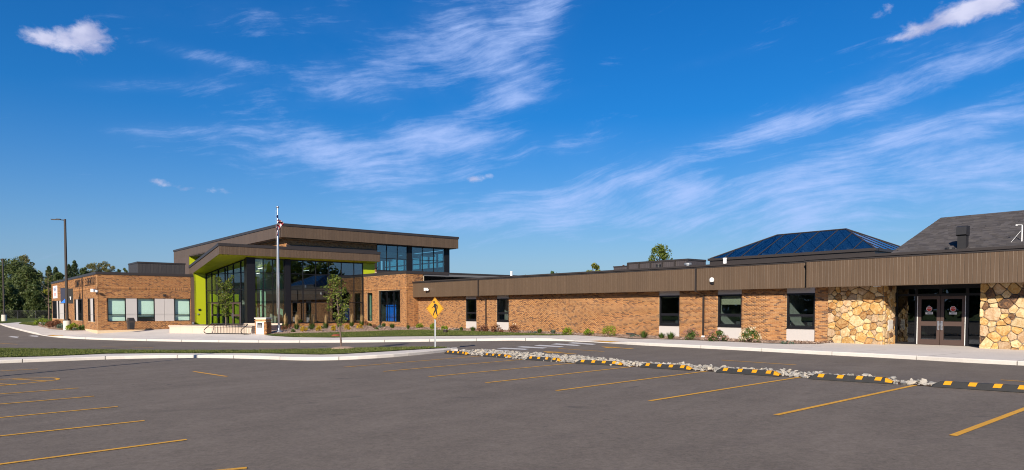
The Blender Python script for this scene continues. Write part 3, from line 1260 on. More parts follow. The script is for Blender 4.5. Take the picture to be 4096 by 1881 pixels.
def brick_list(fr, s0, s1, z0, z1, holes=(), soldier=None):
    """running bond; soldier = (z, height) of a course of upright bricks"""
    out = []
    z, k = z0, 0
    while z + BH * 0.6 < z1:
        if soldier and abs(z - soldier) < BH / 2:
            hh = 0.203
            step, wd = BH, BH - JT
            off = 0.0
        else:
            hh = BH - JT
            step, wd = BW, BW - JT
            off = (BW / 2) * (k % 2)
        za, zb = z, min(z + hh, z1)
        iv = [(s0, s1)]
        for h in holes:
            if h[2] < (za + zb) / 2 < h[3]:
                iv = [q for a, b in iv for q in ((a, min(b, h[0])), (max(a, h[1]), b)) if q[1] - q[0] > 0.03]
        for a, b in iv:
            i = math.floor((a - off) / step)
            while True:
                x0 = off + i * step
                if x0 >= b:
                    break
                x1 = x0 + wd
                x0, x1 = max(x0, a), min(x1, b)
                if x1 - x0 > 0.02:
                    out.append((fr, x0, x1, za, zb))
                i += 1
        z += hh + JT
        k += 1
    return out


def lay_bricks(thg, L, n_single=300, proud=0.010):
    C = np.array([fr.p((a + b) / 2, 0, (c + d) / 2) for fr, a, b, c, d in L])
    dist = np.linalg.norm(C - CAMP, axis=1)
    full = np.array([abs((b - a) - (BW - JT)) < 1e-3 for fr, a, b, c, d in L])
    order = np.argsort(dist + np.where(full, 0, 50))
    single = set(order[:n_single].tolist())
    w, h = (BW - JT) / 2, (BH - JT) / 2
    V = [(-w, -proud, -h), (w, -proud, -h), (w, -proud, h), (-w, -proud, h), (-w, .03, -h), (w, .03, -h), (w, .03, h), (-w, .03, h)]
    me = mesh('brick', V, [(0, 1, 2, 3), (0, 4, 5, 1), (1, 5, 6, 2), (2, 6, 7, 3), (3, 7, 4, 0)], 'brick', fix=False)
    for i in single:
        fr, a, b, c, d = L[i]
        pr = rng.uniform(-0.003, 0.004)
        piece('brick', me, thg, fr.p((a + b) / 2, pr, (c + d) / 2), fr.rot)
    rest = [L[i] for i in range(len(L)) if i not in single]
    if not rest:
        return
    n = len(rest)
    A = np.array([[a, b, c, d] for fr, a, b, c, d in rest])
    O = np.array([fr.O for fr, *_ in rest])
    T = np.array([fr.T for fr, *_ in rest])
    Nn = np.array([fr.N for fr, *_ in rest])
    jit = nrg.uniform(-0.003, 0.003, n)
    P = np.empty((n, 8, 3))
    for k, (si, zi, dd) in enumerate(((0, 2, 1), (1, 2, 1), (1, 3, 1), (0, 3, 1), (0, 2, 0), (1, 2, 0), (1, 3, 0), (0, 3, 0))):
        dep = (proud + jit) if dd else np.full(n, -0.03)
        P[:, k, :2] = O + T * A[:, si:si + 1] + Nn * dep[:, None]
        P[:, k, 2] = A[:, zi]
    Fq = np.array([(0, 1, 2, 3), (0, 4, 5, 1), (1, 5, 6, 2), (2, 6, 7, 3), (3, 7, 4, 0)])
    Q = (np.arange(n)[:, None, None] * 8 + Fq[None]).reshape(-1, 4)
    o = link(bpy.data.objects.new('brickwork', mesh_np('brickwork', P.reshape(-1, 3) - wloc(thg), Q, 'brick')), thg)
    o['kind'] = 'stuff'


PANEL_CACHE = {}


def panel_mesh(w, h, mat, rib=True):
    key = (round(w, 3), round(h, 3), mat, rib)
    if key not in PANEL_CACHE:
        g = 0.007
        x = w / 2 - g / 2
        # pan with turned edges and a shallow pencil rib in the middle
        pr = [(-x, 0.025), (-x, -0.014), (-x + 0.012, -0.020), (-0.016, -0.020), (0, -0.027), (0.016, -0.020), (x - 0.012, -0.020), (x, -0.014), (x, 0.025)]
        if not rib:
            pr = [(-x, 0.025), (-x, -0.02), (x, -0.02), (x, 0.025)]
        V = [(a, b, 0) for a, b in pr] + [(a, b, h) for a, b in pr]
        n = len(pr)
        Fc = [(i, i + 1, n + i + 1, n + i) for i in range(n - 1)] + [tuple(range(n - 1, -1, -1)), tuple(range(n, 2 * n))]
        PANEL_CACHE[key] = mesh('fascia_panel', V, Fc, mat)
    return PANEL_CACHE[key]


def panels(thg, fr, s0, s1, z0, z1, d=0.0, w=0.305, mat='fascia_metal', name='fascia_panel', rib=True):
    n = max(1, round((s1 - s0) / w))
    w = (s1 - s0) / n
    me = panel_mesh(w, z1 - z0, mat, rib)
    for i in range(n):
        piece(name, me, thg, fr.p(s0 + w * (i + 0.5), d, z0), fr.rot)


def window(thg, fr, s0, s1, z0, z1, vs=(), hs=(), fw=0.055, rec=0.06, glass='glass', depth=0.10, name='window', thin=0.035, frame='black_frame'):
    """frame with its own mullions, and one pane for each opening"""
    mb = MB()
    d1, d0 = -rec + 0.012, -rec - depth
    mb.fbox(fr, s0, s1, d0, d1, z0, z0 + fw)
    mb.fbox(fr, s0, s1, d0, d1, z1 - fw, z1)
    mb.fbox(fr, s0, s0 + fw, d0, d1, z0 + fw, z1 - fw)
    mb.fbox(fr, s1 - fw, s1, d0, d1, z0 + fw, z1 - fw)
    cs = [s0 + fw] + [x for v in vs for x in (v - thin / 2, v + thin / 2)] + [s1 - fw]
    cz = [z0 + fw] + [x for v in hs for x in (v - thin / 2, v + thin / 2)] + [z1 - fw]
    for v in vs:
        mb.fbox(fr, v - thin / 2, v + thin / 2, d0 + .01, d1 - .004, z0 + fw, z1 - fw)
    for h in hs:
        for i in range(0, len(cs), 2):
            mb.fbox(fr, cs[i], cs[i + 1], d0 + .012, d1 - .008, h - thin / 2, h + thin / 2)
    w = part(name, mb, frame, thg)
    for i in range(0, len(cs), 2):
        for j in range(0, len(cz), 2):
            part('pane', MB().fbox(fr, cs[i], cs[i + 1], -rec - .05, -rec - .042, cz[j], cz[j + 1]), glass, w)
    return w


def slab(thg, pts, thick, mat, name):
    """a flat or sloping plate: pts = upper corners"""
    P = [np.array(p, float) for p in pts]
    n = len(P)
    V = [p - np.array([0, 0, thick]) for p in P] + P
    Fc = [tuple(range(n - 1, -1, -1)), tuple(range(n, 2 * n))] + [(i, (i + 1) % n, n + (i + 1) % n, n + i) for i in range(n)]
    return part(name, MB().add(V, Fc), mat, thg)


# ================================================================== long classroom wing
cw = thing('classroom_wing', 'long single-storey brick wing with brown metal fascia and tall narrow windows', 'building', uvz(35, vw, 0))
fw_ = FV(vw)
OV = 0.55
ff = FV(vw - OV)
UR = 16.55                                  # right end, where the stone begins
ZF0, ZF1 = 2.66, 3.86
wins = []
for x0, x1, yt in [(1863, 1906, 1195), (1986.5, 2035, 1195), (2636, 2718, 1183.7), (2870, 2966.6, 1179.6), (3146, 3259.6, 1174.5)]:
    a, b = -onV(x0, 1240, vw)[0], -onV(x1, 1240, vw)[0]
    wins.append((a, b))
holes = [(a, b, -0.1, 2.72) for a, b in wins]
wall(cw, fw_, -uc, -UR, -0.3, 2.75, holes)
L = brick_list(fw_, -uc + 0.01, -UR, -0.05, 2.70, holes)
lay_bricks(cw, L, 300)
for i, (a, b) in enumerate(wins):
    z0, z1 = 0.66, 2.40
    w = window(cw, fw_, a, b, z0, z1, hs=(1.30,), fw=0.085, rec=0.05, glass='dark_glass', thin=0.11)
    # the inner sash bars of the opening light
    part('sash', MB().fbox(fw_, a + .13, b - .13, -.13, -.055, 0.755, 0.79).fbox(fw_, a + .13, b - .13, -.13, -.055, 1.20, 1.235)
         .fbox(fw_, a + .095, a + .13, -.13, -.055, 0.755, 1.235).fbox(fw_, b - .13, b - .095, -.13, -.055, 0.755, 1.235), 'black_frame', w)
    part('sill', MB().fbox(fw_, a - .01, b + .01, -.1, .03, 0.625, 0.657), 'black_frame', w)
    part('spandrel_panel', MB().fbox(fw_, a + .004, b - .004, -.08, -.02, -0.02, 0.622), 'grey_panel', cw)
    part('head_panel', MB().fbox(fw_, a + .004, b - .004, -.08, -.02, 2.404, 2.70), 'grey_panel', cw)
    if i == 3:
        part('roller_blind', MB().fbox(fw_, a + .1, b - .1, -.23, -.22, 1.85, 2.35), 'blind_cloth', w)
    if i == 0:
        part('curtain', MB().fbox(fw_, b - .45, b - .1, -.33, -.30, 0.7, 2.35), 'ceiling_white', w)
    if i == 2:
        part('roller_blind', MB().fbox(fw_, a + .1, b - .1, -.23, -.22, 2.25, 2.35), 'blind_cloth', w)
# rooms behind
part('room_floor', MB().fbox(fw_, -uc, -UR, -7, -.23, -.02, 0.03), 'interior_floor', cw)
part('room_ceiling', MB().fbox(fw_, -uc, -UR, -7, -.23, 2.66, 2.70), 'ceiling_white', cw)
rb = MB().fbox(fw_, -uc, -UR, -7.1, -7.0, 0.0, 2.7)
for s in (-50.5, -43.2, -36, -29.5, -23.1, -20.6, -18.9):
    rb.fbox(fw_, s - .06, s + .06, -7, -.4, 0.03, 2.66)
part('room_wall', rb, 'interior_wall', cw)
fb = MB()
for a, b in wins:
    fb.fbox(fw_, a - .3, b - .35, -1.4, -.8, 0.03, 0.74)
    fb.fbox(fw_, a + .5, b + .3, -3.2, -2.6, 0.03, 1.15)
    fb.fbox(fw_, b - .6, b - .2, -.62, -.42, 0.70, 0.95)
part('classroom_furniture', fb, 'interior_dark', cw)
# fascia, soffit, gutter, roof
s_l = -onV(1649, 1187, vw - OV)[0]
s_r = -onV(3219, 1100, vw - OV)[0]
panels(cw, ff, s_l, s_r, ZF0, ZF1)
part('fascia_end', MB().fbox(ff, s_l - .03, s_l, -OV - .2, .02, ZF0, ZF1), 'fascia_metal', cw)
part('fascia_backing', MB().fbox(ff, s_l, s_r, -.2, -.026, ZF0 + .01, ZF1 + .02), 'dark_trim', cw)
part('fascia_drip', MB().fbox(ff, s_l - .03, s_r, -.06, .03, ZF0 - .025, ZF0 - .002), 'fascia_metal', cw)
part('soffit', MB().fbox(ff, s_l, s_r, -OV - .1, -.065, ZF0 + .0, ZF0 + .008), 'dark_trim', cw)
gt = MB()
gt.fbox(ff, s_l - .06, s_r + .02, -.2, .045, ZF1 + .002, 3.94)
gt.fbox(ff, s_l - .06, s_r + .02, -.2, .10, 3.942, 4.04)
part('gutter', gt, 'dark_trim', cw)
slab(cw, [uvz(-s_l, vw - OV, 4.02), uvz(-s_l, vw + 22, 4.30), uvz(6, vw + 22, 4.30), uvz(6, vw - .3, 4.0), uvz(-s_r, vw - .3, 4.0), uvz(-s_r, vw - OV, 4.0)], 0.12, 'roof_membrane', 'roof')


def downspout(x_up, x_lo, boot):
    su = -onV(x_up, 1100, vw - OV)[0]
    sl = -onV(x_lo, 1250, vw)[0]
    d = MB()
    d.fbox(ff, su - .05, su + .05, .022, .09, ZF0 - .08, ZF1)
    a0 = [ff.p(su + q, e, ZF0 - .05) for q, e in ((-.05, .022), (.05, .022), (.05, .09), (-.05, .09))]
    a1 = [fw_.p(sl + q, e, ZF0 - .34) for q, e in ((-.05, .02), (.05, .02), (.05, .09), (-.05, .09))]
    d.hexa(a0 + a1)
    d.fbox(fw_, sl - .05, sl + .05, .02, .09, .10, ZF0 - .30)
    o = part('downspout', d, 'bronze_metal', cw)
    if boot:
        part('drain_boot', MB().fbox(fw_, sl - .075, sl + .075, .0, .12, -.02, .12), 'white_plastic', o)


downspout(1915, 1946, False)
downspout(2785.5, 2816, True)
# roof furniture
for px, y0, y1, r, m in [(2045.7, 1104, 1086, .09, 'white_plastic'), (2899.7, 1060, 1032, .10, 'white_plastic'), (2634.5, 1074, 1058, .14, 'black_plastic')]:
    u, z = onV(px, y1, vw + 1.2)
    part('vent_pipe', MB().lathe(uvz(u, vw + 1.2, 0), [(r, 3.98), (r, z - .06), (r * 1.15, z - .06), (r * 1.15, z)], 12), m, cw)
u, z = onV(2752, 1052, vw + 3)
part('exhaust_cap', MB().lathe(uvz(u, vw + 3, 0), [(.16, 4.0), (.16, z - .12), (.24, z - .12), (.24, z - .02), (.2, z)], 16), 'galvanised', cw)
# dark metal screen standing on the roof
vs_ = vw + 15
ua, za = onV(2513, 1050.6, vs_)
ub, zb = onV(2752, 1034.7, vs_)
vb = onU(2823, 1038.7, ub)[0]
frs = FV(vs_)
sc_ = thing('roof_screen', 'dark brown ribbed screen on the flat roof behind a green treetop', 'roof screen', uvz((ua + ub) / 2, vs_, 4.2))
panels(sc_, frs, -ua, -ub, 4.2, za - .15, w=0.45, mat='dark_screen_metal', name='screen_panel')
panels(sc_, FU(ub), vs_, vb, 4.2, za - .15, w=0.45, mat='dark_screen_metal', name='screen_panel')
part('cap_rail', MB().fbox(frs, -ua - .05, -ub + .05, -.1, .06, za - .148, za).fbox(FU(ub), vs_ + .1, vb, -.06, .06, za - .148, za), 'dark_trim', sc_)
for k in range(6):
    s = -ua + (ua - ub) * k / 5
    part('post', MB().fbox(frs, s - .06, s + .06, .03, .12, 4.2, za - .02), 'dark_trim', sc_)
ul2, zl2 = onV(2455, 1066, vs_)
panels(sc_, frs, -ul2, -ua - .02, 4.2, zl2 - .1, w=0.6, mat='dark_screen_metal', name='screen_panel')
part('cap_rail', MB().fbox(frs, -ul2 - .05, -ua - .02, -.1, .05, zl2 - .098, zl2), 'dark_trim', sc_)
# hipped glass skylight
vS = vw + 8
uL, zB = onV(2838.8, 1035, vS)
uR, _z = onV(3499.6, 991, vS)
vB = vS + 6.5
vM = (vS + vB) / 2
uRL, zR = onV(3107.7, 939.6, vM)
uRR, zR2 = onV(3384, 916.8, vM)
zR = (zR + zR2) / 2
sl_ = thing('roof_skylight', 'large hipped blue glass skylight with dark bars rising above the roof', 'skylight', uvz((uL + uR) / 2, vM, 4.2))
cb = MB()
for fr, a, b in ((FV(vS), -uL, -uR), (FU(uR), vS + .3, vB)):
    cb.fbox(fr, a, b, -.3, 0, 4.1, zB - .16)
    cb.fbox(fr, a - .1, b + (.1 if fr.O is not None else 0), -.3, .1, zB - .158, zB)
part('curb', cb, 'dark_trim', sl_)
fl, frr, bl, br, rl, rr = uvz(uL, vS, zB), uvz(uR, vS, zB), uvz(uL, vB, zB), uvz(uR, vB, zB), uvz(uRL, vM, zR), uvz(uRR, vM, zR)


def lerp(a, b, t):
    return np.array(a) * (1 - t) + np.array(b) * t


def hip_face(A, B, Ra, Rb, n, br_=.028):
    """panes and bars of one roof face: bars run straight up the slope"""
    e = B - A
    Lb = np.linalg.norm(e)
    e = e / Lb
    ta, tb = (Ra - A) @ e, (Rb - A) @ e
    upv = (Ra - A) - e * ta

    def hgt(t):
        if t < ta:
            return t / ta if ta > 1e-6 else 1.0
        if t > tb:
            return (Lb - t) / (Lb - tb) if Lb - tb > 1e-6 else 1.0
        return 1.0
    ts = sorted({round(Lb * i / n, 4) for i in range(n + 1)} | {round(ta, 4), round(tb, 4)})
    nn = np.cross(e, upv)
    nn = nn / np.linalg.norm(nn) * (1 if np.cross(e, upv)[2] > 0 else -1)
    for t0, t1 in zip(ts[:-1], ts[1:]):
        P = [A + e * t0, A + e * t1, A + e * t1 + upv * hgt(t1), A + e * t0 + upv * hgt(t0)]
        if t1 - t0 < 0.05:
            continue
        Q = []
        for p in P:
            if not any(np.linalg.norm(p - q) < 1e-3 for q in Q):
                Q.append(p)
        k = len(Q)
        V = Q + [q - nn * 0.02 for q in Q]
        part('pane', MB().add(V, [tuple(range(k)), tuple(range(2 * k - 1, k - 1, -1))] + [(i, (i + 1) % k, k + (i + 1) % k, k + i) for i in range(k)]), 'skylight_glass', sl_)
    for i in range(1, n):
        t = Lb * i / n
        if hgt(t) > 0.03:
            part('bar', MB().tube([A + e * t + nn * .01, A + e * t + upv * hgt(t) + nn * .01], br_, 4), 'dark_trim', sl_)
    return nn


hip_face(fl, frr, rl, rr, 9)
hip_face(frr, br, rr, rr, 6, .02)
hip_face(bl, br, rl, rr, 9)
hip_face(fl, bl, rl, rl, 8)
for a, b in ((fl, rl), (frr, rr), (bl, rl), (br, rr), (rl, rr)):
    part('hip_bar', MB().tube([a, b], 0.045, 6), 'dark_trim', sl_)
part('well_floor', MB().add([uvz(uL - .2, vS + .2, zB - .3), uvz(uR + .2, vS + .2, zB - .3), uvz(uR + .2, vB - .2, zB - .3), uvz(uL - .2, vB - .2, zB - .3)], [(0, 1, 2, 3)]), 'interior_dark', sl_)
tr_ = MB()
for k in range(7):
    u = uL + (uR - uL) * (k + .7) / 8
    tr_.fbox(FU(u), vS + .4, vB - .4, 0, .12, zB - .1, zB + .15)
part('truss', tr_, 'ceiling_white', sl_)

# ================================================================== stone entrance
se = thing('stone_entrance', 'rubble stone entrance with double glass doors under a deep brown fascia', 'building', uvz(12, vw, 0))
ULP, URP = 13.99, 10.17
vd = 34.43
ff2 = FV(vw - 1.05)
fu_p = FU(ULP)
part('pier_core', MB().fbox(fw_, -UR, -ULP, -1.27, -.02, -.3, 2.72), 'stone_mortar', se)
part('pier_core', MB().fbox(fw_, -URP, -3.0, -1.6, -.02, -.3, 2.72), 'stone_mortar', se)


def poisson(w, h, r, seed):
    q = random.Random(seed)
    P = []
    fails = 0
    while fails < 700:
        rr = r * q.choice((0.55, 0.75, 1.0, 1.1, 1.35))
        x, y = q.uniform(0, w), q.uniform(0, h)
        if all(math.hypot(x - a, (y - b) * 1.25) > (rr + c) / 2 for a, b, c in P):
            P.append((x, y, rr))
            fails = 0
        else:
            fails += 1
    return P


def stones(thg, fr, s0, s1, z0, z1, r, seed):
    """fitted rubble facing: every stone its own piece, joints left open"""
    w, h = s1 - s0, z1 - z0
    P = poisson(w, h, r, seed)
    q = random.Random(seed + 1)
    for i, (x, y, r0) in enumerate(P):
        poly = [(0, 0), (w, 0), (w, h), (0, h)]
        for j, (a, b, r1) in enumerate(P):
            if j != i and math.hypot(a - x, b - y) < 1.6:
                nx, ny = a - x, b - y
                d = math.hypot(nx, ny)
                nx, ny = nx / d, ny / d
                tt = 0.5 * d * (r0 / (r0 + r1)) * 2
                poly = clip(poly, (nx, ny), nx * x + ny * y + min(max(tt, .3 * d), .7 * d) - 0.008)
                if len(poly) < 3:
                    break
        if len(poly) < 3:
            continue
        cx, cy = sum(p[0] for p in poly) / len(poly), sum(p[1] for p in poly) / len(poly)
        rp = []
        n = len(poly)
        for k in range(n):
            a, b, c = poly[k - 1], poly[k], poly[(k + 1) % n]
            l1, l2 = math.hypot(a[0] - b[0], a[1] - b[1]), math.hypot(c[0] - b[0], c[1] - b[1])
            if min(l1, l2) < 0.01:
                rp.append(b)
                continue
            f1, f2 = min(.035, .3 * l1) / l1, min(.035, .3 * l2) / l2
            rp.append((b[0] + (a[0] - b[0]) * f1, b[1] + (a[1] - b[1]) * f1))
            rp.append((b[0] + (c[0] - b[0]) * f2, b[1] + (c[1] - b[1]) * f2))
        rp = [(u_ + q.uniform(-.006, .006), v_ + q.uniform(-.006, .006)) for u_, v_ in rp]
        n = len(rp)
        tx, ty = q.uniform(-.10, .10), q.uniform(-.10, .10)
        base = q.uniform(.02, .065)
        V = [fr.p(s0 + a, -.03, z0 + b) for a, b in rp]
        V += [fr.p(s0 + a, base - .026 + tx * (a - cx) + ty * (b - cy), z0 + b) for a, b in rp]
        V += [fr.p(s0 + cx + (a - cx) * .88, base + tx * (a - cx) + ty * (b - cy) + q.uniform(-.006, .006), z0 + cy + (b - cy) * .88) for a, b in rp]
        V.append(fr.p(s0 + cx, base + q.uniform(0, .012), z0 + cy))
        Fc = []
        for k in range(n):
            m = (k + 1) % n
            Fc += [(k, m, n + m, n + k), (n + k, n + m, 2 * n + m, 2 * n + k), (2 * n + k, 2 * n + m, 3 * n)]
        m_ = q.choices(('cream_stone', 'gold_stone', 'rust_stone', 'dark_stone', 'buff_stone'), (34, 24, 15, 10, 20))[0]
        part('stone', MB().add(V, Fc), m_, thg)


stones(se, fw_, -UR + .01, -ULP - .01, -.05, 2.68, 0.37, 5)
stones(se, fu_p, vw + .02, vd - .06, -.05, 2.68, 0.33, 8)
stones(se, fw_, -URP + .01, -7.2, -.05, 2.68, 0.38, 14)
part('cornerstone_plaque', MB().fbox(fu_p, vw + .42, vw + .95, .0, .055, 0.62, 1.12), 'pale_concrete', se)
pq = MB()
for k in range(4):
    pq.fbox(fu_p, vw + .47 + .115 * k, vw + .55 + .115 * k, .055, .062, .92, 1.05)
    pq.fbox(fu_p, vw + .47 + .115 * k, vw + .55 + .115 * k, .055, .062, .70, .86)
part('plaque_lettering', pq, 'grey_panel', se)
# door front
fd = FV(vd)
sd = [-ULP + .0, -13.065, -12.10, -11.10, -URP + .25]
dfm = MB()
for s, w in ((sd[0] + .04, .08), (sd[1] - .03, .10), (sd[3] + .05, .12), (sd[4] - .04, .08)):
    dfm.fbox(fd, s - w / 2, s + w / 2, -.12, .0, 0, 2.72)
dfm.fbox(fd, sd[0] + .08, sd[4] - .08, -.115, -.003, 2.52, 2.71)
dfm.fbox(fd, sd[1] + .02, sd[3] - .01, -.115, -.003, 2.20, 2.30)
dfm.fbox(fd, sd[0] + .08, sd[1] - .08, -.115, -.003, 2.20, 2.30)
dfm.fbox(fd, sd[3] + .11, sd[4] - .08, -.115, -.003, 2.20, 2.30)
dfm.fbox(fd, sd[2] - .06, sd[2] + .06, -.115, -.003, 2.30, 2.52)
dfm.fbox(fd, sd[0] + .08, sd[1] - .08, -.115, -.003, 0.0, 0.10)
dfm.fbox(fd, sd[3] + .11, sd[4] - .08, -.115, -.003, 0.0, 0.10)
ent = part('door_frame', dfm, 'black_frame', se)
for a, b, c, d in [(sd[0] + .08, sd[1] - .08, .10, 2.20), (sd[3] + .11, sd[4] - .08, .10, 2.20), (sd[0] + .08, sd[1] - .08, 2.30, 2.52), (sd[1] + .02, sd[2] - .06, 2.30, 2.52),
                   (sd[2] + .06, sd[3] - .01, 2.30, 2.52), (sd[3] + .11, sd[4] - .08, 2.30, 2.52)]:
    part('pane', MB().fbox(fd, a, b, -.062, -.054, c, d), 'door_glass', ent)
for s in (sd[1] + .035, sd[3] - .005):
    part('edge_strip', MB().fbox(fd, s - .012, s + .012, -.02, .018, .02, 2.19), 'white_plastic', ent)


def octagon(fr, s, z, r, d0, d1):
    P = [(s + r * math.cos(math.pi / 8 + k * math.pi / 4), z + r * math.sin(math.pi / 8 + k * math.pi / 4)) for k in range(8)]
    V = [fr.p(a, d0, b) for a, b in P] + [fr.p(a, d1, b) for a, b in P]
    return MB().add(V, [tuple(range(8)), tuple(range(15, 7, -1))] + [(i, (i + 1) % 8, 8 + (i + 1) % 8, 8 + i) for i in range(8)])


def text_part(body, fr, s, z, size, mat, parent, name='lettering', depth=0.004, d=0.0, sx=1.0, align='CENTER'):
    """flat lettering lying on a facade"""
    me = TEXTS[(body, size, depth)].copy()
    me.materials.clear()
    me.materials.append(MATS[mat])
    base = wloc(parent)
    co = np.empty(len(me.vertices) * 3)
    me.vertices.foreach_get('co', co)
    co = co.reshape(-1, 3)
    W = np.array([fr.p(s + x * sx, d + q, z + y) for x, y, q in co]) - base
    me.vertices.foreach_set('co', W.astype(np.float32).ravel())
    me.update()
    return link(bpy.data.objects.new(name, me), parent)


for a, b, hs in ((sd[1] + .05, sd[2] - .012, 1), (sd[2] + .012, sd[3] - .02, -1)):
    m = MB()
    st = .13
    m.fbox(fd, a, a + st, -.10, -.02, .01, 2.19)
    m.fbox(fd, b - st, b, -.10, -.02, .01, 2.19)
    m.fbox(fd, a + st, b - st, -.098, -.022, .01, .25)
    m.fbox(fd, a + st, b - st, -.098, -.022, .86, 1.06)
    m.fbox(fd, a + st, b - st, -.098, -.022, 2.05, 2.19)
    dr = part('door', m, 'door_brown', se)
    part('pane', MB().fbox(fd, a + st, b - st, -.066, -.058, .25, .86), 'door_glass', dr)
    part('pane', MB().fbox(fd, a + st, b - st, -.066, -.058, 1.06, 2.05), 'door_glass', dr)
    s = (b - .055) if hs > 0 else (a + .055)
    hm = MB().fbox(fd, s - .042, s + .042, -.02, -.008, .68, 1.08)
    hm.fbox(fd, s - .022, s + .022, .035, .05, .70, .92).fbox(fd, s - .022, s + .022, -.008, .035, .70, .74).fbox(fd, s - .022, s + .022, -.008, .035, .88, .92)
    part('handle', hm, 'steel', dr)
    c = (a + b) / 2
    part('stop_sticker', octagon(fd, c, 1.62, .125, -.056, -.053), 'white_print', dr)
    part('stop_sticker', octagon(fd, c, 1.62, .108, -.0525, -.051), 'red_print', dr)
    text_part('STOP', fd, c, 1.64, .085, 'white_print', dr, 'stop_lettering', .001, -.050)
    part('notice_sticker', MB().fbox(fd, c - .15, c + .15, -.056, -.052, 1.375, 1.485), 'white_print', dr)
    part('notice_arrow', MB().fbox(fd, c - .02, c + .11, -.051, -.0505, 1.395, 1.41).add([fd.p(c - .02, -.0505, 1.42), fd.p(c - .02, -.0505, 1.385), fd.p(c - .10, -.0505, 1.4025)], [(0, 1, 2)])
         .fbox(fd, c - .12, c + .12, -.051, -.0505, 1.45, 1.465), 'sign_black', dr)
part('door_post_lock', MB().fbox(fd, sd[2] - .012, sd[2] + .012, -.03, -.01, .88, 1.0), 'steel', se)
# vestibule
part('vestibule_floor', MB().fbox(fd, sd[0] - 3, sd[4] + 4, -6, -.13, -.03, 0.012), 'interior_floor', se)
part('vestibule_ceiling', MB().fbox(fd, sd[0] - 3, sd[4] + 4, -6, -.13, 2.70, 2.74), 'ceiling_white', se)
part('vestibule_wall', MB().fbox(fd, sd[0] - 3, sd[4] + 4, -6.1, -6, 0, 2.7).fbox(fd, sd[4] + 3.9, sd[4] + 4, -6, -.13, 0, 2.7), 'interior_dark', se)
lw_ = FU(ULP + .35)
Lb = brick_list(lw_, vd + .2, vd + 4.0, 0.02, 2.68)
wall(se, lw_, vd + .14, vd + 4.1, 0.0, 2.7)
lay_bricks(se, Lb, 0)
part('unit_heater', MB().fbox(fd, sd[0] + .15, sd[0] + .85, -1.5, -1.2, 0.02, 0.85).fbox(fd, sd[0] + .17, sd[0] + .83, -1.2, -1.19, .6, .8), 'blind_cloth', se)
# fascia
s_e = -5.0
s_j = -onV(3228, 1100, vw - 1.05)[0]
panels(se, ff2, s_j, s_e, ZF0, ZF1)
part('fascia_end', MB().fbox(ff2, s_j - .022, s_j - .001, -.55, .02, ZF0, ZF1), 'fascia_metal', se)
part('fascia_backing', MB().fbox(ff2, s_j, s_e, -.2, -.026, ZF0 + .01, ZF1 + .02), 'dark_trim', se)
part('fascia_drip', MB().fbox(ff2, s_j - .02, s_e, -.06, .03, ZF0 - .025, ZF0 - .002), 'fascia_metal', se)
part('soffit', MB().fbox(ff2, s_j, s_e, -2.4, -.065, ZF0 + .035, ZF0 + .05), 'fascia_metal', se)
part('recess_light', MB().fbox(fw_, -ULP - .32, -ULP - .1, -.3, .35, 2.62, 2.685), 'white_plastic', se)
gt = MB()
gt.fbox(ff2, s_j - .05, s_e, -.7, .045, ZF1 + .002, 3.94)
gt.fbox(ff2, s_j - .05, s_e, -.7, .10, 3.942, 4.05)
part('gutter', gt, 'dark_trim', se)
# shingled roof with ridge along the wing
vE = vw + 1.0
ue, ze = onV(3552, 1021, vE)
vRg, zRg = onU(3764, 871.3, ue)
nrow = 34
TLR = (ue + 4) / 0.9
rows_v, rows_f = [], []
su_ = MB()
for i in range(nrow):
    t0, t1 = i / nrow, (i + 1) / nrow
    v0, v1 = vE + (vRg - vE) * t0, vE + (vRg - vE) * t1
    z0, z1 = ze + (zRg - ze) * t0, ze + (zRg - ze) * t1
    x = ue
    off = rng.uniform(0, .3)
    x = ue
    first = True
    while x > -4:
        w = rng.uniform(.16, .42) if not first else off + .1
        first = False
        x2 = max(x - w, -4)
        lift = rng.choice((.018, .026, .034))
        P = [uvz(x, v0, z0 + lift), uvz(x2, v0, z0 + lift), uvz(x2, v1, z1 + .004), uvz(x, v1, z1 + .004), uvz(x, v0, z0 - .01), uvz(x2, v0, z0 - .01)]
        su_.add(P, [(0, 1, 2, 3), (0, 4, 5, 1)])
        x = x2
sho = part('shingles', su_, 'shingle', se)
sho['kind'] = 'stuff'
slab(se, [uvz(ue, vE, ze - .012), uvz(-4, vE, ze - .012), uvz(-4, vRg, zRg - .012), uvz(ue, vRg, zRg - .012)], .1, 'dark_trim', 'roof_deck')
part('gable', MB().add([uvz(ue - .05, vE, 4.0), uvz(ue - .05, vE, ze - .12), uvz(ue - .05, vRg, zRg - .12), uvz(ue - .05, vRg + 7, ze), uvz(ue - .05, vRg + 7, 4.0)], [(0, 1, 2, 3, 4)]), 'fascia_metal', se)
slab(se, [uvz(ue, vRg, zRg), uvz(-4, vRg, zRg), uvz(-4, vRg + 7, ze), uvz(ue, vRg + 7, ze)], .1, 'shingle', 'rear_roof')


def roof_z(v):
    return ze + (zRg - ze) * (v - vE) / (vRg - vE)


# hooded flue, short pipe, aerial mast


def on_roof(px, py):
    lo, hi = vE, vRg
    for _ in range(40):
        m_ = (lo + hi) / 2
        if onV(px, py, m_)[1] > roof_z(m_):
            lo = m_
        else:
            hi = m_
    return lo


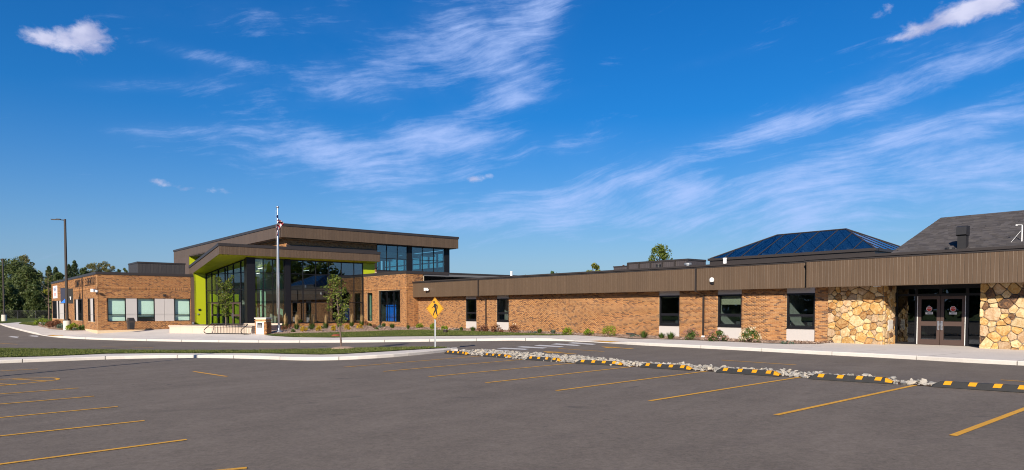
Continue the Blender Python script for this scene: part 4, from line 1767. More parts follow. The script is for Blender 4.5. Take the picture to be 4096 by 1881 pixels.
vf = on_roof(3853, 992)
u, zt = onV(3853, 905, vf)
q = uvz(u, vf, 0)
rzc = FV(0).rot
fz = roof_z(vf)
m = MB().box((q[0], q[1], (fz + zt) / 2 - .2), (.33, .33, zt - fz - .1), rzc)
part('flue', m, 'black_plastic', se)
hw = .20
hp = [np.array([q[0], q[1], 0]) + np.array([*(VX * (-a) + UX * 0), b]) for a, b in ((.18, zt - .42), (.26, zt - .38), (.21, zt - .04), (.12, zt), (-.18, zt), (-.18, zt - .42))]
V = [p + np.array([*(UX * hw), 0]) for p in hp] + [p - np.array([*(UX * hw), 0]) for p in hp]
part('flue_hood', MB().add(V, [tuple(range(6)), tuple(range(11, 5, -1))] + [(i, (i + 1) % 6, 6 + (i + 1) % 6, 6 + i) for i in range(6)]), 'black_plastic', se)
vf = on_roof(3800, 1009)
u, zt = onV(3800, 991, vf)
part('vent_pipe', MB().lathe(uvz(u, vf, 0), [(.17, roof_z(vf) - .1), (.17, zt - .08), (.2, zt - .08), (.2, zt)], 14), 'black_plastic', se)
vf = vE + .9
u, zt = onV(4089, 900, vf)
am = MB().tube([uvz(u, vf, roof_z(vf) - .1), uvz(u, vf, zt)], .022, 8)
part('aerial_mast', am, 'white_plastic', se)
am = MB().tube([uvz(u, vf, zt), uvz(u + .18, vf, zt + .02)], .012, 6)
am.lathe(uvz(u + .2, vf, zt - .03), [(.03, 0), (.05, .03), (.03, .06)], 10)
am.tube([uvz(u + .05, vf, zt - .25), uvz(u + .35, vf - .1, zt - .7), uvz(u + .7, vf - .2, zt - .85)], .008, 5)
part('aerial', am, 'white_plastic', se)


def onF(fr, px, py):
    d = ray(px, py)
    t = (fr.O @ fr.N) / (d[:2] @ fr.N)
    p = CAMP + d * t
    return float((p[:2] - fr.O) @ fr.T), float(p[2])


def ribbed(fr, s0, s1, z0f, z1f, pitch=0.305, d=0.0):
    """continuous ribbed metal sheet with sloping or level edges"""
    mb = MB()
    n = max(1, round((s1 - s0) / pitch))
    w = (s1 - s0) / n
    for i in range(n):
        a, b = s0 + w * i + .005, s0 + w * (i + 1) - .005
        P = []
        for zf in (z0f, z1f):
            P += [fr.p(a, d - .03, zf(a)), fr.p(b, d - .03, zf(b)), fr.p(b, d, zf(b)), fr.p(a, d, zf(a))]
        mb.hexa(P)
    return mb


# ================================================================== brick link block
up = 61.93
lb = thing('brick_link', 'tan brick block with tall black windows between glass entrance and long wing', 'building', uvz(57, vk, 0))
fk, fku = FV(vk), FU(uc)
ZL = 4.98
h1 = [(-onV(1468, 1240, vk)[0], -onV(1489.5, 1240, vk)[0], .44, 3.16), (-onV(1514.6, 1240, vk)[0], -onV(1601, 1240, vk)[0], .42, 3.30)]
wall(lb, fk, -up, -uc - .22, -.3, ZL - .25, h1)
wall(lb, fku, vk, vw + .6, -.3, ZL - .25)
L = brick_list(fk, -up + .01, -uc, -.05, ZL - .25, h1, 3.336) + brick_list(fku, vk + .012, vw + .5, -.05, ZL - .25, (), 3.336)
lay_bricks(lb, L, 300)
window(lb, fk, *h1[0], hs=(.95,), glass='glass', rec=.07)
a, b, c, d = h1[1]
w = window(lb, fk, a, b, c, d, vs=(a + (b - a) * .36, a + (b - a) * .68), hs=(1.05, 2.05), glass='glass', rec=.07)
part('blue_screen', MB().fbox(fk, a + (b - a) * .38 - .97, a + (b - a) * .84 - .97, -.52, -.47, .45, 1.98), 'blue_board', lb)
part('mint_column', MB().fbox(fk, a - .55, a - .2, -.45, -.33, .02, 3.2).fbox(fk, h1[0][0] - .25, h1[0][0] + .05, -.45, -.33, .02, 3.2), 'interior_green', lb)
part('room_floor', MB().fbox(fk, -up + .2, -uc - .3, -6, -.23, -.02, .02), 'interior_floor', lb)
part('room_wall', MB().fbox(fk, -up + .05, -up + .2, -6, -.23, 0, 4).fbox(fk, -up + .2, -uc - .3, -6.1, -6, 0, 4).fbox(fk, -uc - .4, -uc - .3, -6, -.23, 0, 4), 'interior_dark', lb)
part('room_ceiling', MB().fbox(fk, -up + .2, -uc - .3, -6, -.23, 3.4, 3.45), 'ceiling_white', lb)
part('coping', MB().fbox(fk, -up + .02, -uc + .06, -.4, .06, ZL - .248, ZL).fbox(fku, vk + .4, vw + 3.2, -.35, .058, ZL - .25, ZL - .002), 'dark_trim', lb)
part('roof', MB().fbox(fk, -up - 6, -uc, -16, -.4, ZL - .4, ZL - .2), 'roof_membrane', lb)
# dark parapet that runs on behind the wing
fbk = FU(onV(1691, 1100, vw + 2.0)[0])
part('rear_parapet', MB().fbox(fbk, vw + 1.6, vw + 26, -.3, 0, 4.0, ZL - .03), 'screen_metal', lb)
part('rear_coping', MB().fbox(fbk, vw + 1.55, vw + 26, -.35, .05, ZL - .028, ZL + .12), 'dark_trim', lb)
part('corner_post', MB().fbox(fbk, vw + 1.5, vw + 1.62, -.2, .06, 4.0, ZL + .1), 'black_frame', lb)

# ================================================================== glass entrance pavilion
pv = thing('glass_entrance', 'glass entrance pavilion with lime green soffit under a raked brown canopy', 'building', uvz(63, 22, 0))
ucf = up - .8
fc = FU(ucf)
vC, vCR = 18.17, 33.25
ZT, ZB = 7.14, 6.20
SLO = 0.163


def ztop(u):
    return ZT - SLO * max(0.0, u - ucf)


ZPB = 6.90
panels(pv, fc, vC, vCR, ZB, ZPB)
part('coping', MB().fbox(fc, vC - .05, vCR + .05, -.4, .06, ZPB + .002, ZT), 'dark_trim', pv)
part('fascia_backing', MB().fbox(fc, vC + .02, vCR, -.15, -.026, ZB + .01, ZPB), 'dark_trim', pv)
part('fascia_end', MB().fbox(fc, vCR, vCR + .02, -.5, .02, ZB, ZPB), 'fascia_metal', pv)
# raked left edge
frk = FV(vC)
UE = 70.25
part('rake_fascia', ribbed(frk, -UE, -ucf, lambda s: ztop(-s) - .94, lambda s: ztop(-s) - .24), 'fascia_metal', pv)
mb = MB()
P = []
for dz in (-.238, 0):
    for s, d in ((-UE, -.3), (-ucf + .05, -.3), (-ucf + .05, .06), (-UE, .06)):
        P.append(frk.p(s, d, ztop(-s) + dz))
part('rake_coping', mb.hexa(P), 'dark_trim', pv)
slab(pv, [uvz(ucf + .03, vC + .03, ztop(ucf) - .1), uvz(UE, vC + .03, ztop(UE) - .1), uvz(UE, vCR, ztop(UE) - .1), uvz(ucf + .03, vCR, ztop(ucf) - .1)], .12, 'roof_membrane', 'roof')
slab(pv, [uvz(ucf + .16, vC + .03, ztop(ucf) - .90), uvz(UE, vC + .03, ztop(UE) - .90), uvz(UE, vCR - .05, ztop(UE) - .90), uvz(ucf + .16, vCR - .05, ztop(ucf) - .90)], .05, 'lime_panel', 'soffit')
sof = lambda u: ztop(u) - .95
# lime end wall and its brown edge
UG = 69.0
fg = FU(UG)
zg = sof(UG)
part('lime_wall', MB().fbox(fg, vC + .02, 19.25, -.3, 0, -.2, zg), 'lime_panel', pv)
part('edge_siding', MB().fbox(FV(vC), -UE, -UG, -.25, .0, -.2, zg + .0).fbox(FU(UE), 16.55, vC, -.3, 0, -.2, ztop(UE) - .94), 'siding_metal', pv)
part('wall_box', MB().fbox(fg, vC + .42, vC + .60, .0, .06, 1.45, 1.62), 'black_plastic', pv)
part('wall_box', MB().fbox(fg, vC + .33, vC + .45, .0, .06, 1.05, 1.17), 'galvanised', pv)
# front glass
fp = FU(up)
zh = [onU(1161, y, up)[1] for y in (1289, 1209, 1160, 1095, 1043)]
zb0, zt0 = 0.30, sof(up) - .02
hb = [zh[1], zh[2], zh[3]]
xs1 = [onU(x, 1160, up)[0] for x in (1019, 1054.6, 1092, 1140)]
xs2 = [onU(x, 1160, up)[0] for x in (1161, 1212.6, 1263.7, 1316, 1366.5, 1416.7, 1453)]
window(pv, fp, xs1[0], xs1[-1], zb0, zt0, xs1[1:-1], hb, .07, .0, 'glass', .14, 'curtain_wall', .06)
window(pv, fp, xs2[0], xs2[-1], zb0, zt0, xs2[1:-1], hb, .07, .0, 'lobby_glass', .14, 'curtain_wall', .06)
vcol = onU(1000, 1160, up)[0]
part('column', MB().fbox(fp, xs1[-1] + .003, xs2[0] - .003, -.35, .10, -.2, zt0 + .05), 'black_frame', pv)
vlc = onU(986, 1160, up)[0]
part('column', MB().fbox(fp, vlc, xs1[0] - .003, -.55, .12, -.2, zt0 + .05), 'black_frame', pv)
Lk = brick_list(fp, xs1[0], xs2[-1], -.05, zb0)
wall(pv, fp, xs1[0], xs2[-1], -.3, zb0 - .01, (), 'mortar')
lay_bricks(pv, Lk, 300)
part('sill', MB().fbox(fp, xs1[0] + .01, xs2[-1], -.18, .03, zb0 - .02, zb0 - .001), 'black_frame', pv)
part('lime_return', MB().fbox(fp, xs2[-1] + .003, onU(1499, 1070, up)[0], -.3, -.01, ZL - .3, zt0), 'lime_panel', pv)
# splayed left glass with the doors
Pa, Pb = UX * 68.95 + VX * 19.27, UX * (up + .30) + VX * (vlc + .02)
Tn = (Pb - Pa) / np.linalg.norm(Pb - Pa)
Nn = np.array([Tn[1], -Tn[0]])
if Nn @ VX > 0:
    Nn = -Nn
fl_ = FR(Pa, Tn, Nn)
Lg = float(np.linalg.norm(Pb - Pa))
vsp = [onF(fl_, x, 1160)[0] for x in (845.5, 872, 899, 909, 932, 962)]
ug = lambda s: float((Pa + Tn * s) @ UX)
cwm = MB()
edges = [0.0] + vsp + [Lg]
for s in edges:
    cwm.fbox(fl_, s - .035, s + .035, -.12, .0, 0, sof(ug(s)) - .01)
for z in hb:
    for a, b in zip(edges[:-1], edges[1:]):
        if b - a > .1 and z < sof(ug(b)) - .3:
            cwm.fbox(fl_, a + .035, b - .035, -.11, -.01, z - .03, z + .03)
for a, b in zip(edges[:-1], edges[1:]):
    if b - a > .1:
        za, zb_ = sof(ug(a)) - .02, sof(ug(b)) - .02
        cwm.hexa([fl_.p(a + .035, -.11, za - .08), fl_.p(b - .035, -.11, zb_ - .08), fl_.p(b - .035, -.01, zb_ - .08), fl_.p(a + .035, -.01, za - .08),
                  fl_.p(a + .035, -.11, za), fl_.p(b - .035, -.11, zb_), fl_.p(b - .035, -.01, zb_), fl_.p(a + .035, -.01, za)])
        cwm.fbox(fl_, a + .035, b - .035, -.11, -.01, 0, .06)
scw = part('curtain_wall', cwm, 'black_frame', pv)
for a, b in zip(edges[:-1], edges[1:]):
    if b - a < .1:
        continue
    zz = [.06] + [x for z in hb for x in (z - .03, z + .03)] + [None]
    for j in range(0, len(zz), 2):
        z0, z1 = zz[j], zz[j + 1]
        ta, tb = (sof(ug(a)) - .10, sof(ug(b)) - .10) if z1 is None else (z1, z1)
        if ta - z0 < .05:
            continue
        part('pane', MB().hexa([fl_.p(a + .035, -.06, z0), fl_.p(b - .035, -.06, z0), fl_.p(b - .035, -.052, z0), fl_.p(a + .035, -.052, z0),
                               fl_.p(a + .035, -.06, ta), fl_.p(b - .035, -.06, tb), fl_.p(b - .035, -.052, tb), fl_.p(a + .035, -.052, ta)]), 'glass', scw)


def leaf_door(a, b, hs):
    m = MB()
    m.fbox(fl_, a, a + .10, .004, .05, .02, hb[0] - .04).fbox(fl_, b - .10, b, .004, .05, .02, hb[0] - .04)
    m.fbox(fl_, a + .1, b - .1, .006, .048, .02, .26).fbox(fl_, a + .1, b - .1, .006, .048, .95, 1.12).fbox(fl_, a + .1, b - .1, .006, .048, hb[0] - .16, hb[0] - .04)
    dd = part('door', m, 'door_brown', pv)
    s = b - .05 if hs else a + .05
    part('handle', MB().fbox(fl_, s - .025, s + .025, .05, .07, .75, 1.25).fbox(fl_, s - .02, s + .02, .07, .11, .8, 1.2), 'steel', dd)


for a, b in ((vsp[0] + .05, vsp[1]), (vsp[1] + .02, vsp[2] - .05), (vsp[3] + .05, vsp[4]), (vsp[4] + .02, vsp[5] - .05)):
    leaf_door(a, b, (a, b)[0] in (vsp[0] + .05, vsp[3] + .05))
for s in (vsp[0], vsp[2], vsp[3], vsp[5]):
    part('edge_strip', MB().fbox(fl_, s - .02, s + .02, .003, .03, .02, hb[0] - .03), 'steel', pv)
# inside
fi = FU(up)
part('lobby_floor', MB().fbox(fi, 19.4, 31.7, -8.1, -.35, -.02, 0.03), 'interior_floor', pv)
bw = MB().fbox(fi, 19.4, 33.5, -8.2, -8, 0, 5.6).fbox(fi, 19.3, 19.42, -8, -7.2, 0, 5.6)
part('lobby_wall', bw, 'interior_wall', pv)
Lk = brick_list(FU(up + 6.6), 26.6, 31.6, 0, 5.0)
wall(pv, FU(up + 6.6), 26.5, 31.7, 0, 5.2)
lay_bricks(pv, Lk, 0)
fsd = FV(31.78)
wall(pv, fsd, -up - 8.1, -up - .2, 0, 5.6, name='lobby_side_wall')
lay_bricks(pv, brick_list(fsd, -up - 8.0, -up - .25, 0.03, 5.4), 0)
part('lobby_lime_wall', MB().fbox(FU(up + 6.8), 19.6, 22.2, -.2, 0, .03, 3.0).fbox(FU(up + 4.0), 22.4, 23.0, -.2, 0, .03, 4.6), 'lime_panel', pv)
part('mint_column', MB().fbox(FU(up + 2.6), 22.9, 23.3, -.4, 0, .03, 5.3).fbox(FU(up + 5), 25.4, 25.8, -.4, 0, .03, 5.0), 'interior_green', pv)
part('lobby_bulkhead', MB().fbox(FU(up + 6.0), 23.6, 31.6, -.5, 0, 3.1, 5.1), 'ceiling_white', pv)
fm = MB()
for s, d, w, h in ((25.0, 2.0, 1.6, .8), (27.5, 3.0, 2.2, 1.1), (30.0, 2.2, 1.3, .75), (23.7, 4, .9, 1.9), (29.2, 5.2, .8, 1.95), (26.2, 5.4, .9, 2.0)):
    fm.fbox(FU(up + d), s - w / 2, s + w / 2, -.5, 0, .03, h)
part('lobby_furniture', fm, 'interior_dark', pv)
for u, v in ((63.5, 21.9), (65.3, 22.1), (64.3, 23.0), (66.4, 23.6), (64.6, 27.5)):
    part('strip_light', MB().fbox(FU(u), v - .035, v + .035, -1.3, 0, sof(u + 1.3) - .12, sof(u + 1.3) - .08), 'strip_light', pv)

# ================================================================== tall hall
th = thing('tall_hall', 'tall flat-roofed hall with brown metal fascia, brick band and high teal windows', 'building', uvz(70, 32, 0))
un = 67.0
fh = FU(un)
vH0, vH1 = onU(1125, 894, un)[0], onU(1833, 946, un)[0]
ZH1, ZH0 = 9.92, 8.58
panels(th, fh, vH0, vH1, ZH0, ZH1 - .26)
part('coping', MB().fbox(fh, vH0 - .06, vH1 + .06, -.5, .07, ZH1 - .258, ZH1), 'dark_trim', th)
part('fascia_backing', MB().fbox(fh, vH0, vH1, -.4, -.026, ZH0 + .01, ZH1 - .25).fbox(fh, vH1 - .02, vH1, -.9, -.02, ZH0, ZH1 - .25), 'fascia_metal', th)
fhl = FV(vH0)
UHE = 107.5
part('side_fascia', ribbed(fhl, -UHE, -un, lambda s: ZH0, lambda s: ZH1 - .26), 'fascia_metal', th)
part('side_coping', MB().fbox(fhl, -UHE, -un - .6, -.5, .07, ZH1 - .256, ZH1 - .002), 'dark_trim', th)
part('roof', MB().fbox(fhl, -UHE, -un - .4, -(vH1 - vH0), -.3, ZH0 + .02, ZH1 - .3), 'roof_membrane', th)
part('soffit', MB().fbox(fh, vH0 + .03, vH1 - .03, -2.0, -.42, ZH0 - .02, ZH0 + .0), 'fascia_metal', th)
ubk = un + .85
fhb = FU(ubk)
vcl = onU(1506, 1030, ubk)[0]
vce = onU(1797, 1030, ubk)[0]
L = brick_list(fhb, vH0 + .85, vcl, 5.6, ZH0 - .03) + brick_list(FV(vH0 + .85), -80, -ubk - .012, 5.0, ZH0 - .03)
wall(th, fhb, vH0 + .85, vcl, 4, ZH0 - .02)
wall(th, FV(vH0 + .85), -80, -ubk - .22, 4, ZH0 - .02)
lay_bricks(th, L, 300)
part('roof_flashing', MB().fbox(fhb, vH0 + .8, vcl, .02, .12, 6.0, onU(1135, 978, ubk)[1]), 'dark_trim', th)
# left siding beyond the brick
hole_u0, hole_u1 = onV(756, 1040, vH0)[0], onV(850, 1040, vH0)[0]
zr1 = onV(756, 1021, vH0)[1]
zr0 = 5.0
part('side_siding', ribbed(fhl, -UHE, -hole_u0, lambda s: 3.8, lambda s: ZH0 - .003), 'siding_metal', th)
part('side_siding', ribbed(fhl, -hole_u0, -hole_u1, lambda s: zr1, lambda s: ZH0 - .003), 'siding_metal', th)
part('side_siding', ribbed(fhl, -hole_u1, -79.5, lambda s: 3.8, lambda s: ZH0 - .003), 'siding_metal', th)
part('side_siding_end', MB().fbox(FU(79.5), vH0, vH0 + .8, -.1, 0, 3.8, ZH0), 'siding_metal', th)
rc = MB().fbox(fhl, -hole_u0, -hole_u1, -1.4, -.04, zr1 - .04, zr1 - .01).fbox(FU(hole_u0), vH0 + .04, vH0 + 1.4, -.05, 0, zr0, zr1)
part('lime_reveal', rc, 'lime_panel', th)
wv = FV(vH0 + 1.2)
window(th, wv, -hole_u0 + .05, -hole_u1, zr0, zr1 - .05, [-hole_u0 + k * 2.2 for k in range(1, 12) if hole_u0 - k * 2.2 > hole_u1 + .5], (zr0 + 1.2,), .1, 0, 'dark_glass')
# clerestory
zc0, zc1 = 5.75, ZH0 - .03
g1 = [onU(x, 1030, ubk)[0] for x in (1507, 1547, 1590, 1630)]
g2 = [onU(x, 1030, ubk)[0] for x in (1646, 1690, 1735, 1780)]
zmid = onU(1590, 1036, ubk)[1]
window(th, fhb, g1[0], g1[3], zc0, zc1, g1[1:3], (zmid,), .07, .0, 'teal_glass', .12, 'clerestory', .06)
window(th, fhb, g2[0], g2[3], zc0, zc1, g2[1:3], (zmid,), .07, .0, 'teal_glass', .12, 'clerestory', .06)
part('column', MB().fbox(fhb, g1[3] + .003, g2[0] - .003, -.4, .06, 4, zc1), 'black_frame', th)
part('column', MB().fbox(fhb, g2[3] + .003, vce, -.5, .06, 4, zc1), 'black_frame', th)
part('clerestory_base', MB().fbox(fhb, g1[0], vce, -.4, .02, 4.0, zc0 - .003), 'dark_trim', th)
fbk2 = FU(ubk + 16)
window(th, fbk2, vcl - 6, vce - .2, 6.2, 8.4, [vcl - 6 + k * 1.9 for k in range(1, 13) if vcl - 6 + k * 1.9 < vce - .6], (7.1,), .3, 0, 'teal_glass', .2, 'rear_clerestory', .12)
part('hall_back_wall', MB().fbox(fbk2, vcl - 6, vce, -.3, -.05, 3.8, 6.2).fbox(fbk2, vH0 + 1, vcl - 6, -.3, -.05, 3.8, 8.5), 'interior_wall', th)
frt = FR(VX * (vce), UX, VX)
window(th, frt, ubk + .5, ubk + 15.5, 6.2, 8.4, [ubk + .5 + 1.9 * k for k in range(1, 8)], (7.1,), .3, 0, 'teal_glass', .2, 'side_clerestory', .12)
part('side_base', MB().fbox(frt, ubk + .5, ubk + 16, -.3, -.02, 3.8, 6.2), 'dark_trim', th)
tb = MB()
for k in range(4):
    tb.fbox(FU(ubk + 2.5 + 3.4 * k), vH0 + 1.2, vce - .3, -.2, 0, 7.75, 8.0)
part('roof_beam', tb, 'ceiling_white', th)

# ================================================================== office wing
ow = thing('office_wing', 'low brick office wing with mint blinds, grey panels and black coping', 'building', uvz(66, 12, 0))
ul, vl = 62.48, 9.40
fo, fos = FU(ul), FV(vl)
ZO = 4.50
vor = 16.27
UOE = 90.9
ox = [onU(x, 1240, ul)[0] for x in (430.2, 503.7, 548.3, 619, 658, 697, 763)]
z0, z1 = .60, 2.48
hf = [(ox[0], ox[6] - .03, z0, z1)]
hsd = []
zw0, zw1 = .58, 2.46
for x0, x1 in ((209, 260), (296.6, 330), (351, 379)):
    hsd.append((-onV(x0, 1230, vl)[0], -onV(x1, 1230, vl)[0], zw0, zw1))
wall(ow, fo, vl + .22, vor, -.3, ZO - .2, hf)
wall(ow, fos, -UOE, -ul, -.3, ZO - .2, hsd)
L = brick_list(fo, vl + .012, vor, -.05, ZO - .2, hf, 3.16) + brick_list(fos, -UOE, -ul, -.05, ZO - .2, hsd, 3.16)
lay_bricks(ow, L, 300)
part('coping', MB().fbox(fo, vl - .06, vor + .2, -.4, .06, ZO - .198, ZO).fbox(fos, -UOE - .06, -ul - .4, -.4, .06, ZO - .2, ZO - .002), 'dark_trim', ow)
part('roof', MB().fbox(fo, vl + .4, vor, -1.9, -.4, ZO - .5, ZO - .3).fbox(fo, vl + .4, vl + 2.4, -28, -1.9, ZO - .5, ZO - .3), 'roof_membrane', ow)  # wing cut to an L, leaving sun a way to the lime wall
part('rear_roof', MB().fbox(fo, vl + 2.4, vl + 11, -28, -14.5, ZO - .5, ZO - .3).fbox(fo, vl + 2.4, vl + 11, -14.6, -14.5, 0, ZO - .5), 'roof_membrane', ow)  # made-up roof under the screen, set back clear of that sun path
part('added_court_wall', MB().fbox(fo, vl + 2.3, vl + 2.4, -14.5, -1.9, 0, ZO - .5).fbox(fo, vl + 2.4, vor, -1.9, -1.8, 0, ZO - .5), 'interior_wall', ow)  # unseen walls of an invented court, shaped to let the sun through
part('corner_trim', MB().fbox(fo, vor + .003, vor + .26, -.3, .02, -.2, ZO - .2), 'siding_metal', ow)
for a, b in ((ox[0], ox[1]), (ox[2], ox[3]), (ox[5], ox[6] - .03)):
    w = window(ow, fo, a, b, z0, z1, hs=(1.16,), fw=.06, rec=.03, glass='clear_glass', thin=.05)
    lowb = .62 if a != ox[2] else .98
    part('roller_blind', MB().fbox(fo, a + .03, b - .03, -.21, -.20, lowb, z1 - .03), 'mint_blind', w)
for a, b in ((ox[1], ox[2]), (ox[3], ox[4]), (ox[4], ox[5])):
    part('infill_panel', MB().fbox(fo, a + .012, b - .006, -.1, -.02, 1.17, z1 - .006), 'grey_panel', ow)
    part('infill_panel', MB().fbox(fo, a + .012, b - .006, -.1, -.02, z0 + .006, 1.155), 'grey_panel', ow)
for i, (a, b, c, d) in enumerate(hsd):
    L_ = b - a
    if i == 0:
        segs = [(0, .36, 'w'), (.36, .47, 'p'), (.47, .57, 'w'), (.57, .9, 'p'), (.9, 1, 'w')]
    elif i == 1:
        segs = [(0, .2, 'w'), (.2, .44, 'p'), (.44, 1, 'w')]
    else:
        segs = [(0, .36, 'w'), (.36, .72, 'p'), (.72, 1, 'w')]
    for f0, f1, k in segs:
        s0_, s1_ = a + L_ * f0, a + L_ * f1
        if k == 'w':
            nv = max(0, round((s1_ - s0_) / 1.0) - 1)
            window(ow, fos, s0_, s1_, c, d, [s0_ + (s1_ - s0_) * (q + 1) / (nv + 1) for q in range(nv)], (1.16,), .055, .03, 'dark_glass')
        else:
            part('infill_panel', MB().fbox(fos, s0_ + .006, s1_ - .006, -.1, -.02, 1.17, d - .006), 'grey_panel', ow)
            part('infill_panel', MB().fbox(fos, s0_ + .006, s1_ - .006, -.1, -.02, c + .006, 1.155), 'grey_panel', ow)
part('room_floor', MB().fbox(fo, vl + .3, vor - .1, -1.8, -.25, -.02, .02).fbox(fo, vl + .3, vl + 2.3, -28, -1.8, -.02, .02), 'interior_floor', ow)
part('room_ceiling', MB().fbox(fo, vl + .3, vor - .1, -1.8, -.25, 2.9, 2.95).fbox(fo, vl + .3, vl + 2.3, -28, -1.8, 2.9, 2.95), 'ceiling_white', ow)
sC = -onV(332, 1200, vl)[0]
part('conduit', MB().fbox(fos, sC - .035, sC + .035, .012, .07, .0, ZO - .22), 'bronze_metal', ow)
part('wall_light', MB().fbox(fo, onU(652.5, 1180, ul)[0], onU(663.6, 1180, ul)[0], .01, .14, 2.62, 2.80), 'black_plastic', ow)
part('hose_bib', MB().fbox(fo, vor + .05, vor + .16, .02, .12, .33, .50), 'galvanised', ow)
rs = thing('roof_screen', 'black ribbed equipment screen on the roof of the low office wing', 'roof screen', uvz(79, 17.5, 4.2))
ur_ = 78.0
va_, zr_ = onU(550.6, 1046.5, ur_)
vb_ = onU(740, 1053, ur_)[0]
ub_ = onV(514, 1050, va_)[0]
panels(rs, FU(ur_), va_, vb_, 4.2, zr_ - .16, w=.24, mat='screen_metal', name='screen_panel')
panels(rs, FV(va_), -ub_, -ur_, 4.2, zr_ - .16, w=.24, mat='screen_metal', name='screen_panel')
part('cap_rail', MB().fbox(FU(ur_), va_ - .05, vb_ + .05, -.1, .06, zr_ - .158, zr_).fbox(FV(va_), -ub_, -ur_ - .1, -.1, .06, zr_ - .158, zr_ - .001), 'dark_trim', rs)

# lettering on the office wall, banner, cameras
sg = thing('wall_lettering', 'dark capital letters reading the school name high on the brick side wall', 'sign', fos.p(-onV(345, 1130, vl)[0], 0, 3.6))
sa_, sb_ = -onV(301.5, 1140, vl)[0], -onV(384, 1120, vl)[0]
word = 'SUNNYSIDE ELEMENTARY'
zl = 3.78
adv = (sb_ - sa_) / len(word)
for i, ch in enumerate(word):
    if ch != ' ':
        text_part(ch, fos, sa_ + adv * (i + .5), zl, .92, 'sign_black', sg, 'letter', .02, .02, .68)
bn = thing('wall_banner', 'white vinyl banner with red and blue print on the brick side wall', 'banner', fos.p(-onV(222, 1160, vl)[0], .03, 2.6))
b0, b1 = -onV(213.5, 1170, vl)[0], -onV(230, 1165, vl)[0]
part('cloth', MB().fbox(fos, b0, b1, .012, .03, 2.72, 4.02), 'white_print', bn)
bm_ = (b0 + b1) / 2
text_part('PARENT', fos, bm_, 3.62, .62, 'blue_print', bn, 'lettering', .004, .034, 1.05)
text_part('DROP', fos, bm_, 3.08, .55, 'red_print', bn, 'lettering', .004, .034, 1.05)


def camera_unit(label, p, out, group='white wall cameras'):
    o = thing('security_camera', label, 'camera', p, group)
    out = np.array([*out, 0.0])
    sd_ = np.array([-out[1], out[0], 0])
    P0 = np.array(p)
    m = MB()
    m.tube([P0, P0 + out * .12], .05, 8)
    part('bracket', m, 'black_plastic', o)
    m = MB().box(P0 + out * .20 + np.array([0, 0, .05]) - sd_ * .12, (.22, .30, .24), math.atan2(sd_[1], sd_[0]))
    part('housing', m, 'white_plastic', o)
    m = MB().lathe(P0 + out * .2 + sd_ * .16 + np.array([0, 0, -.10]), [(.05, 0), (.10, .03), (.11, .10), (.08, .17)], 14)
    part('dome', m, 'white_plastic', o)
    return o


camera_unit('white camera cluster on the outer corner of the low brick office wing', uvz(ul - .02, vl - .02, 2.98), -UX * .7 - VX * .7)
up_, zp_ = onV(1716, 1160, vw - OV)
camera_unit('white camera at the far end of the long brown fascia', uvz(up_, vw - OV - .03, zp_), -VX)
uf_, zf_ = onV(2853, 1122, vw - OV)
fl2 = thing('flood_light', 'white rounded flood light on the brown fascia above the wing windows', 'light', uvz(uf_, vw - OV - .02, zf_))
m = MB()
pr = []
base_p = uvz(uf_, vw - OV - .03, zf_ - .12)
m.lathe(base_p - np.array([*(VX * .10), 0]), [(.10, .02), (.125, .07), (.125, .18), (.09, .25), (.03, .275)], 16)
part('housing', m, 'white_plastic', fl2, smooth=True)
part('bracket', MB().fbox(FV(vw - OV), -uf_ - .08, -uf_ + .08, .01, .1, zf_ - .2, zf_ - .10), 'black_plastic', fl2)


# ================================================================== wheel stops
def wheel_stop_meshes():
    Lh, w, h = .915, .08, .125
    prof = [(-w, 0), (-w * .55, h), (w * .55, h), (w, 0)]
    V, Fc = [], []
    xs = [(-Lh, .35), (-Lh + .16, 1.0), (Lh - .16, 1.0), (Lh, .35)]
    for x, k in xs:
        for y, z in prof:
            V.append((x, y, max(z * k, 0)))
    for i in range(3):
        for j in range(4):
            Fc.append((i * 4 + j, i * 4 + (j + 1) % 4, (i + 1) * 4 + (j + 1) % 4, (i + 1) * 4 + j))
    Fc += [(0, 1, 2, 3), (15, 14, 13, 12)]
    body = mesh('rubber_body', V, Fc, 'rubber')

    def wrap(x0, x1, skew=.05):
        P = []
        for y, z in ((-w * .80, h * .45), (-w * .55, h), (w * .55, h), (w * .80, h * .45)):
            sk = skew * (z / h)
            e = .004
            P.append(((x0 + sk), y * 1.03 - (e if y < 0 else -e), z + (e if z > h * .9 else 0)))
            P.append(((x1 + sk), y * 1.03 - (e if y < 0 else -e), z + (e if z > h * .9 else 0)))
        return mesh('yellow_stripe', P, [(0, 1, 3, 2), (2, 3, 5, 4), (4, 5, 7, 6)], 'stop_yellow', fix=False)
    st = wrap(-.068, .068)
    cap = mesh('yellow_end', [(Lh - .14, -w * .56, h + .003 - .01), (Lh - .14, w * .56, h + .003 - .01), (Lh + .004, w * .60, h * .35 + .004), (Lh + .004, -w * .60, h * .35 + .004),
                              (Lh - .14, -w * .9, .03), (Lh + .003, -w * .9, .02)], [(0, 1, 2, 3), (0, 3, 5, 4)], 'stop_yellow', fix=False)
    return body, st, cap


